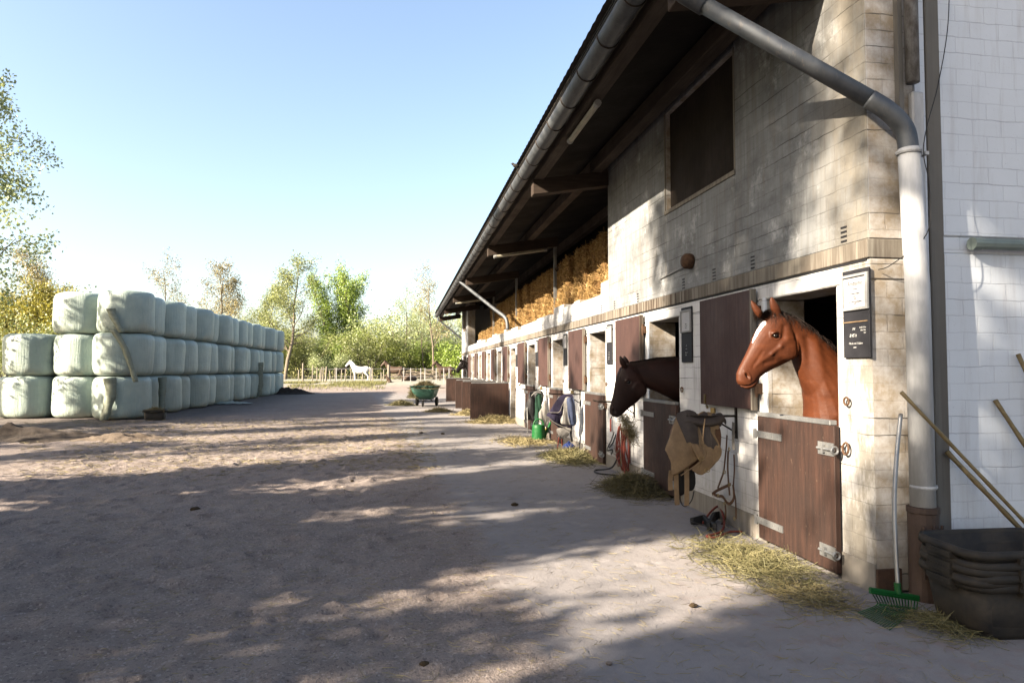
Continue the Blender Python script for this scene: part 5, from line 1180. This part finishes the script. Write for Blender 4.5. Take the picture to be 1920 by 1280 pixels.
hd = MB(); hd.tube([A, B], .014, 8); hd.tube([A-Vector((0,0,.016)), B-Vector((0,0,.016))], .012, 8); hd.tube([Cc - Vector((0,0,.01)), Cc + Vector((.003,.01,.06))], .022, 10); hd.tube([A2, B2], .007, 6); hd.build('head', M['greenplastic'], fk)
tn = MB()
for k in range(15):
    u = k/14; a, b, c = A.lerp(B, u), A2.lerp(B2, u), A3.lerp(B3, u); tn.tube([a, b.lerp(a, .12), b.lerp(c, .12), c], [.0045,.004,.0036,.003], 5)
tn.build('tines', M['greenplastic'], fk)
L = [Vector((x, y, z)) for (x, z), y in zip([(3.221,0.153)] + [(3.285,0.637)] + [(3.373,0.984)] + [(3.478,1.287)], (4.1, 4.2, 4.28, 4.36))]
MB().tube(smooth_path(L, 6), .0145, 10).build('handle', M['galv'], fk, smooth=True)
def pole(label, a, b, ya, yb, r, mat='bamboo'):
    A = Vector((a[0], ya, a[1])); B = Vector((b[0], yb, b[1])); d = (B-A); k = A.z/(A.z-B.z); E = A + d*k
    pts = [A.lerp(E, s_) for s_ in np.linspace(0, 1, 15)]; rr = [r*(1.18 if i % 3 == 0 else 1) for i in range(15)]
    o = MB().tube(pts, rr, 10).build('bamboo_pole', M[mat], smooth=True); tag(o, label, 'pole', 'poles leaning on the gable')
pole('long thin bamboo pole whose tip leans over the downpipe', [(3.358,1.447)][0], [(4.136,0.580)][0], 4.20, 4.05, .012)
pole('shorter thicker bamboo pole leaning below the long thin one', [(3.924,1.004)][0], [(4.337,0.451)][0], 4.46, 4.25, .017)
pole('bamboo pole leaning steeply against the white wall at the right', [(4.350,1.374)][0], [(4.518,1.051)][0], 4.47, 4.40, .015)
pole('steepest pole at the right edge of the white wall', [(4.558,1.716)][0], [(4.571,1.580)][0], 4.47, 4.42, .014)
# tip up cart loaded with hay
cx, cy = [(0.941,30.464)][0]
ct = thing('hay_cart', 'three wheeled green tip cart piled with hay', 'cart', (cx, cy, 0), rz=0); ORI.pop(ct); ct.rotation_euler.z = R(-12)
b = MB(); b.loft([rrect(0,.1,.30,.45,.30,.12), rrect(0,.08,.42,.60,.42,.16), rrect(0,.05,.55,.80,.88,.2), rrect(0,.05,.53,.78,.88,.19), rrect(0,.08,.40,.57,.46,.15)]); b.build('tub_body', M['cartgreen'], ct, smooth=True)
MB().loft([rrect(0,.05,.56,.81,.86,.2), rrect(0,.05,.59,.84,.87,.22), rrect(0,.05,.59,.84,.90,.22), rrect(0,.05,.54,.79,.90,.2)], caps=False).build('rim', M['cartgreen'], ct)
for sx in (-1, 1):
    wh = MB().lathe([(.05,-.05), (.17,-.055), (.20,-.03), (.20,.03), (.17,.055), (.05,.05)], (sx*.44, .45, .20), 20, 'X').build('wheel', M['rubber'], ct, smooth=False); MB().lathe([(.0,-.03), (.09,-.035), (.09,.035), (.0,.03)], (sx*.44, .45, .20), 14, 'X').build('rim', M['greycloth'], wh)
wh = MB().lathe([(.03,-.03), (.10,-.035), (.12,-.02), (.12,.02), (.10,.035), (.03,.03)], (0, -.55, .12), 16, 'X').build('wheel', M['rubber'], ct)
fm = MB(); fm.tube([(-.44,.45,.2), (.44,.45,.2)], .02, 6); fm.tube([(0,.45,.22), (0,-.5,.28), (0,-.55,.12)], .022, 6); fm.tube([(-.25,.45,.22), (-.2,-.1,.33)], .018, 6); fm.tube([(.25,.45,.22), (.2,-.1,.33)], .018, 6); fm.build('chassis', M['iron'], ct)
MB().tube([(-.25,-.75,.86), (-.22,-.95,.93), (.22,-.95,.93), (.25,-.75,.86)], .016, 6).build('handle', M['iron'], ct)
hay_pile('hay heaped in the green cart', (cx, cy, .78), .50, .68, .30, 2000, 'hay', 44, .45, .006)
hay_pile('hay trailing over the side of the green cart', (cx-.55, cy-.2, .35), .15, .4, .5, 700, 'greenhay', 45, .4, .005)
b = thing('bird', 'small dark bird perched on the gutter against the sky', 'bird', (1.83, 10.95, 4.9))
mb = MB(); mb.ell((1.80, 10.95, 4.945), (.06, .032, .035), 12, rotm(0, .3, 0)); mb.ell((1.748, 10.95, 4.975), (.026, .022, .022), 10); mb.tube([(1.84, 10.95, 4.93), (1.92, 10.95, 4.90)], [.02, .012], 6, flat=.5); mb.tube([(1.728,10.95,4.975), (1.705,10.95,4.972)], [.008,.002], 5)
for s_ in (-1, 1): mb.tube([(1.80,10.95+s_*.012,4.93), (1.815,10.95+s_*.012,4.885)], .004, 5)
put('body', sculpt('body', mb, .006, 2), M['bird'], b)
#@@NATURE
# ------------------------------------------------------------------ trees
def gen_tree(seed, H, r0, lean=.0, first=.25, nb=10, blen=.45, up=.55, leafn=4000, leaf=.12, stems=1, spread=.25, twig=.9, levels=3, cl=.22, topk=.55, minr=.012, droop=0.0):
    """-> (wood mesh, leaf mesh) in local coordinates; tapered trunk, limbs, leaf sized faces near the twigs"""
    q = random.Random(seed); mb = MB(); anch = []
    def grow(p, d, L, r, lv):
        n = 6 if lv == 0 else (4 if lv == 1 else 3); pts = [p.copy()]; rr = [r]; dd = d.copy()
        for i in range(n):
            wob = .10 if lv == 0 else .22
            dd = (dd + Vector((q.gauss(0,wob), q.gauss(0,wob), q.gauss(0,wob*.6) + (.06*up - droop*lv*.12 if lv else .05)))).normalized()
            p = p + dd*L/n; pts.append(p.copy()); rr.append(max(minr*.6, r*(1-(i+1)/n*(.82 if lv == 0 else .75))))
            if lv >= 1:
                for _ in range(3 if lv >= 2 else 1): anch.append((p - dd*L/n*q.random(), lv))
        if r > minr*.5: mb.tube(pts, rr, 7 if lv == 0 else (5 if lv == 1 else 3), caps=False)
        if lv < levels:
            k = nb if lv == 0 else max(2, int(nb*.5) - lv)
            for j in range(k):
                t = (first + (1-first)*(j+q.random()*.7)/k) if lv == 0 else (.25 + .75*(j+q.random())/k)
                t = min(t, .98); i = min(int(t*n), n-1); base = pts[i].lerp(pts[i+1], t*n-i); rad = rr[i]*.6
                a = q.uniform(0, 6.283); ax = pts[min(i+1,n)] - pts[i]; ax.normalize(); s_ = ax.orthogonal().normalized(); s_.rotate(Matrix.Rotation(a, 3, ax))
                nd = (s_*(1-up*.6) + ax*up + Vector((0,0,up*.25))).normalized()
                f = (1-t*topk) if lv == 0 else (1-t*.4)
                grow(base, nd, L*blen*f*q.uniform(.8,1.2), max(rad*.62, minr*.5), lv+1)
    for s_ in range(stems):
        a = 6.283*s_/max(1,stems) + q.random(); d = Vector((math.cos(a)*spread*(stems > 1) + lean, math.sin(a)*spread*(stems > 1), 1)).normalized()
        grow(Vector((.12*math.cos(a)*(stems > 1)*stems, .12*math.sin(a)*(stems > 1)*stems, -.05)), d, H*q.uniform(.8,1) if stems > 1 else H, r0*(1 if stems == 1 else q.uniform(.6,1)), 0)
    wood_ = mb.mesh('trunk', True)
    g = np.random.default_rng(seed); A = np.array([a[0][:] for a in anch]); wgt = np.array([1.0 if a[1] >= 2 else .3 for a in anch]); 
    ii = g.choice(len(A), leafn, p=wgt/wgt.sum()); P = A[ii] + g.normal(0, cl, (leafn, 3)); P[:,2] = np.maximum(P[:,2], .15)
    D = g.normal(0, 1, (leafn, 3)); D /= np.linalg.norm(D, axis=1)[:,None]; E = np.cross(D, g.normal(0, 1, (leafn, 3))); E /= np.linalg.norm(E, axis=1)[:,None]
    s_ = leaf*g.uniform(.6, 1.3, leafn)[:,None]
    V = np.stack([P - D*s_*.6, P + E*s_*.38, P + D*s_*.6, P - E*s_*.38], 1).reshape(-1, 3)
    return wood_, mesh_np('crown', V, np.arange(4*leafn).reshape(-1, 4))
def tree(name, cat, label, loc, meshes, bark, leafmat, group=None, rz=0, s=1):
    t = bpy.data.objects.new(name, None); link(t); t.location = loc; t.rotation_euler = (0, 0, rz); t.scale = (s,)*3 if not isinstance(s, tuple) else s; ORI[t] = Vector(); tag(t, label, cat, group)
    for nm, me, mt in (('trunk', meshes[0], bark), ('crown', meshes[1], leafmat)):
        m2 = me if (not me.materials or me.materials[0] == M[mt]) else me.copy()
        if not m2.materials: m2.materials.append(M[mt])
        m2.materials[0] = M[mt]; o = bpy.data.objects.new(nm, m2); link(o); o.parent = t
    return t
# the trees beside and behind the photographer, whose shade dapples the yard
shA = gen_tree(301, 10.0, .20, first=.30, nb=26, blen=.20, up=.40, leafn=12000, leaf=.16, cl=.24, topk=.5)
shL = gen_tree(302, 6.6, .13, first=.15, nb=20, blen=.24, up=.45, leafn=7600, leaf=.15, cl=.24, topk=.5)
shT = gen_tree(303, 16.5, .32, first=.10, nb=40, blen=.15, up=.35, leafn=30000, leaf=.18, cl=.30, topk=.35)
shS = gen_tree(304, 18.5, .26, first=.76, nb=18, blen=.15, up=.45, leafn=5200, leaf=.16, cl=.26, topk=.5)
shU = gen_tree(306, 19, .28, first=.55, nb=24, blen=.14, up=.42, leafn=16000, leaf=.17, cl=.28, topk=.4)
shF = gen_tree(305, 15, .17, first=.35, nb=15, blen=.22, up=.5, leafn=4200, leaf=.15, cl=.22, topk=.5)
SG = 'trees standing along the yard outside the picture'
SHADE = [(-13.0,2.3,shA,20,1.0),(-13.2,4.6,shL,140,1.0),(-12.8,-1.4,shL,250,1.0),(-13.4,.1,shL,190,.98),(-10.5,3.6,shL,30,.72),(-14.3,.8,shA,200,1.14),(-12.8,6.8,shL,75,1.25),
         (-13.0,-4.5,shT,60,1.0),(-15.5,-5.6,shT,200,1.05),(-9.0,-4.2,shT,310,.62),(-19.5,-6.4,shT,110,1.1),(-20.5,-3.4,shS,10,1.0),(-20,-.2,shS,120,1.02),(-17.2,-4.9,shU,70,1.0),
         (-17,1.0,shF,160,1.1),(-16.5,5.4,shF,250,1.0),
         (-18.5,8.6,shF,10,.95),(-16.8,10.2,shF,130,.8),(-21.5,13.6,shF,200,1.05),(-20.6,18.6,shA,300,1.3),(-18.9,17.6,shL,40,1.25),(-26,9.0,shF,33,1.15),(-23,21.0,shF,80,1.0),(-19.5,16.0,shF,280,.75)]
for k, (x, y, me, a, s) in enumerate(SHADE):
    tree('shade_tree', 'tree', 'leafy tree %s along the shaded edge of the yard' % ordn(k+1), (x, y, 0), me, 'bark', 'leaf_mid', SG, R(a), s)
# the birch like tree at the left edge
lt = gen_tree(311, 16.5, .20, first=.14, nb=26, blen=.42, up=.42, leafn=26000, leaf=.135, cl=.22, droop=.4, topk=.6)
tree('birch_tree', 'tree', 'tall pale leaved tree reaching into the left edge above the bales', (-18.3, 27.0, 0), lt, 'barkpale', 'leaf_pale', None, R(20), .84)
# the wood behind the paddock
alder = gen_tree(321, 14.5, .24, first=.2, nb=24, blen=.38, up=.42, leafn=9500, leaf=.17, cl=.40, topk=.6)
bare = gen_tree(322, 13.5, .16, first=.28, nb=18, blen=.34, up=.55, leafn=3200, leaf=.14, cl=.32, minr=.02)
poplar = gen_tree(323, 17.5, .26, first=.10, nb=24, blen=.24, up=.80, leafn=12000, leaf=.25, cl=.50, topk=.45, stems=3, spread=.09)
willow = gen_tree(324, 7.5, .14, first=.1, nb=9, blen=.5, up=.55, leafn=6800, leaf=.19, cl=.50, stems=7, spread=.5)
bush = gen_tree(325, 4.5, .09, first=.05, nb=8, blen=.55, up=.5, leafn=6500, leaf=.20, cl=.42, stems=8, spread=.8, levels=2)
yellow = gen_tree(326, 10, .24, first=.2, nb=12, blen=.48, up=.5, leafn=12000, leaf=.18, cl=.45, stems=3, spread=.3)
WG = 'trees of the wood behind the paddock'
def gx(px, Y): return (Y*math.tan(math.atan((px-960)/1280) + R(9.004)))
W = [('alder_tree','alder',535,86,alder,'barkpale','leaf_olive',1.0,'bare branched tree with olive buds and a pale trunk beside the bale wall end'),
 ('poplar_tree','poplar',627,118,poplar,'bark','leaf_bright',.93,'left of two bright green poplars rising above the wood'),
 ('poplar_tree','poplar',668,120,poplar,'bark','leaf_bright',1.0,'right and taller of two bright green poplars above the wood'),
 ('birch_tree','tree',812,92,bare,'barkpale','leaf_brown',1.0,'thin nearly bare tree just left of the barn end'),
 ('birch_tree','tree',795,96,bare,'barkpale','leaf_pale',.72,'slender leaning tree left of the nearly bare one'),
 ('birch_tree','tree',765,100,bare,'barkpale','leaf_pale',.85,'pale sparse tree in the middle of the right hand wood'),
 ('willow_tree','willow',745,104,willow,'barkpale','leaf_pale',1.35,'pale green willow above the brown horse'),
 ('willow_tree','willow',785,106,willow,'barkpale','leaf_pale',1.2,'pale willow right of the brown horse'),
 ('willow_bush','bush',680,98,willow,'bark','leaf_olive',.85,'round olive willow bush behind the white horse'),
 ('willow_bush','bush',720,101,willow,'bark','leaf_mid',.9,'mid green bush between the white and the brown horse'),
 ('willow_bush','bush',838,96,bush,'bark','leaf_bright',1.1,'bright green bush next to the barn end'),
 ('willow_bush','bush',855,110,willow,'barkpale','leaf_pale',1.25,'pale leafy tree touching the barn end'),
 ('willow_bush','bush',770,98,bush,'bark','leaf_mid',1.1,'low green bush behind the resting foal'),
 ('willow_bush','bush',806,100,willow,'bark','leaf_bright',.75,'green bush below the thin bare tree'),
 ('willow_bush','bush',640,102,willow,'bark','leaf_bright',.85,'yellow green bush at the foot of the poplars'),
 ('willow_bush','bush',600,125,willow,'bark','leaf_olive',.95,'olive bush above the red roof'),
 ('willow_bush','bush',572,98,willow,'bark','leaf_olive',.9,'brownish bush right of the olive budded tree'),
 ('willow_bush','bush',500,96,willow,'bark','leaf_olive',1.0,'brownish bush behind the far bales'),
 ('willow_bush','bush',553,106,bush,'bark','leaf_mid',1.2,'green low bush behind the old fence'),
 ('willow_bush','bush',618,94,bush,'bark','leaf_pale',.75,'low pale shrub in front of the small house'),
 ('alder_tree','alder',405,100,alder,'barkpale','leaf_brown',1.0,'brownish sparse tree rising behind the middle of the bale wall'),
 ('alder_tree','alder',310,104,bare,'barkpale','leaf_brown',1.15,'thin bare tree top behind the near bales'),
 ('alder_tree','alder',475,112,alder,'barkpale','leaf_olive',.95,'olive tree behind the far end of the bale wall'),
 ('alder_tree','alder',880,120,alder,'barkpale','leaf_pale',.9,'pale tree hidden partly by the barn end'),
 ('yellow_tree','tree',90,62,yellow,'barkdark','leaf_yellow',.86,'yellow green tree with two dark trunks behind the low bale stack'),
 ('yellow_tree','tree',40,66,yellow,'barkdark','leaf_yellow',.80,'yellow green tree left behind the low bale stack'),
 ('alder_tree','alder',112,92,alder,'bark','leaf_brown',1.0,'bare topped tree behind the yellow green tree'),
 ('willow_bush','bush',5,55,willow,'bark','leaf_olive',.75,'brown green bush at the left edge behind the low stack'),
 ('willow_bush','bush',150,70,willow,'bark','leaf_mid',.95,'dark green bush between the low stack and the tall column')]
for k, (nm, cat, px, Y, me, bk, lf, s, lab) in enumerate(W):
    tree(nm, cat, lab, (gx(px, Y), Y, gz(0, Y)), me, bk, lf, WG, R(47*k), s)
# the rest of the wood reads as one mass
q = np.random.default_rng(88); cl_ = 170; xs = q.uniform(-75, 40, cl_); yv = q.uniform(128, 165, cl_); hh = q.uniform(2.5, 6.0, cl_)
P = np.concatenate([np.stack([x + q.normal(0, 1.7, 130), y + q.normal(0, 1.6, 130), np.abs(q.normal(h*.55, h*.32, 130)) + .3], 1) for x, y, h in zip(xs, yv, hh)])
n = len(P); D = q.normal(0, 1, (n, 3)); D /= np.linalg.norm(D, axis=1)[:,None]; E = np.cross(D, q.normal(0, 1, (n, 3))); E /= np.linalg.norm(E, axis=1)[:,None]; s_ = q.uniform(.25, .55, n)[:,None]
wd_ = put('far_wood', mesh_np('far_wood', np.stack([P-D*s_, P+E*s_*.7, P+D*s_, P-E*s_*.7], 1).reshape(-1, 3), np.arange(4*n).reshape(-1, 4)), M['leaf_olive']); tag(wd_, 'far olive green wood beyond the paddock', 'wood', kind='stuff')
# undergrowth in front of the wood
P = np.stack([q.uniform(-50, 14, 9000), q.uniform(84, 118, 9000), np.abs(q.normal(0, .6, 9000)) + .5], 1); n = len(P); D = q.normal(0, 1, (n, 3)); D[:,2] = np.abs(D[:,2])*1.6; D /= np.linalg.norm(D, axis=1)[:,None]; E = np.cross(D, q.normal(0, 1, (n, 3))); E /= np.linalg.norm(E, axis=1)[:,None]; s_ = q.uniform(.10, .26, n)[:,None]
ug = put('undergrowth', mesh_np('undergrowth', np.stack([P-D*s_, P+E*s_*.3, P+D*s_, P-E*s_*.3], 1).reshape(-1, 3), np.arange(4*n).reshape(-1, 4)), M['grass']); tag(ug, 'dry undergrowth in front of the wood', 'undergrowth', kind='stuff')
# grass on the bank before the fence
n = 20000; x = q.uniform(-22, -1.5, n); y = q.normal(60.5, 2.0, n); k = vnoise(x*.6, y*.6, 91) > -.12; x, y = x[k], y[k]; n = len(x); t_ = np.clip((y-55)/7, 0, 1); z = .45*t_*t_*(3-2*t_)
h_ = q.uniform(.06, .22, n); a = q.uniform(0, 6.28, n); wv = .018; dx, dy = np.cos(a)*wv, np.sin(a)*wv; lx, ly = q.normal(0, .05, n), q.normal(0, .05, n)
V = np.stack([np.stack([x-dx, y-dy, z], 1), np.stack([x+dx, y+dy, z], 1), np.stack([x+lx+dx*.2, y+ly, z+h_], 1), np.stack([x+lx-dx*.2, y+ly, z+h_], 1)], 1).reshape(-1, 3)
gs = put('bank_grass', mesh_np('bank_grass', V, np.arange(4*n).reshape(-1, 4)), M['grass']); tag(gs, 'short dry grass on the low bank before the paddock', 'grass', kind='stuff')
# ------------------------------------------------------------------ paddock fence
fe = thing('paddock_fence', 'paddock fence of old wooden posts and white tape rails', 'fence', (0, 66, .45)); q = random.Random(5)
posts = [(568,64,1.75,.16),(586,66,1.6,.10),(594,70,1.4,.10),(602,66,1.4,.10),(606,67,1.4,.12),(611,65,1.45,.17),(620,72,1.1,.10),(629,66,1.35,.08),(647,68,1.25,.09),(658,67,1.3,.08),(662,71,1.0,.08),(695,66,1.3,.12),(699,66.6,1.3,.10),(716,69,.9,.12),(729,63,1.6,.28)]
for px, Y, h, w_ in posts:
    x = gx(px, Y); ln = q.uniform(-.10, .10); b = MB(); b.tube([(x, Y, .2), (x+ln*.5, Y, .45+h*.5), (x+ln, Y, .45+h)], [w_/2*1.1, w_/2, w_/2*.9], 8); b.build('post', M['oldwood'], fe)
tape = [(631,66),(696,66),(757,65),(770,65),(789,66),(797,67),(818,64),(832,64),(842,66)]
for px, Y in tape:
    x = gx(px, Y); MB().bx(x-.035, x+.035, Y-.035, Y+.035, .3, .45+1.32).build('post', M['whitetape'], fe)
xl, xr = gx(568, 64.5), gx(862, 64.5)
for z in (.45+.52, .45+1.22):
    MB().tube([(xl + (xr-xl)*k/14, 64.6+.5*math.sin(k), z + .035*math.sin(k*2.2)) for k in range(15)], .03, 5, flat=.4).build('rail', M['whitetape'], fe)
bk2 = MB()
for k in range(10):
    x = gx(560, 78) + k*2.3; bk2.tube([(x, 78, .3), (x+.05, 78, 1.6)], .07, 6)
o = bk2.build('rear_posts', M['oldwood']); tag(o, 'row of grey posts of the rear paddock fence', 'fence')
br = MB(); q = random.Random(15)
for k in range(70):
    x = q.uniform(gx(735, 80), gx(830, 80)); y = 80 + q.uniform(-1.5, 1.5); z = .5 + abs(q.gauss(.35, .3)); a = q.gauss(0, .5); L = q.uniform(1.2, 3.2)
    br.tube([(x - L/2*math.cos(a), y - L/2*math.sin(a), z+q.gauss(0,.12)), (x, y, z+.15), (x + L/2*math.cos(a), y + L/2*math.sin(a), z+q.gauss(0,.2))], [.03, .05, .02], 5)
tag(br.build('brush_pile', M['barkpale']), 'heap of cut branches behind the brown horse', 'brush pile')
# small red roofed house beyond
hx = gx(604, 150); hs = thing('house', 'small white house with a red roof far beyond the paddock', 'house', (hx, 150, .5))
MB().bx(hx-5.2, hx+5.2, 150, 157, .4, 3.3).build('wall', M['housewhite'], hs)
rf_ = MB(); rf_.loft([[(hx-5.7, 149.4, 3.3), (hx-5.7, 153.5, 5.9), (hx-5.7, 157.6, 3.3)], [(hx+5.7, 149.4, 3.3), (hx+5.7, 153.5, 5.9), (hx+5.7, 157.6, 3.3)]]); rf_.build('roof', M['redroof'], hs)
for wx in (-3.2, 0, 3.2): MB().bx(hx+wx-.7, hx+wx+.7, 149.93, 149.995, 1.5, 2.7).build('window', M['glassdark'], hs)
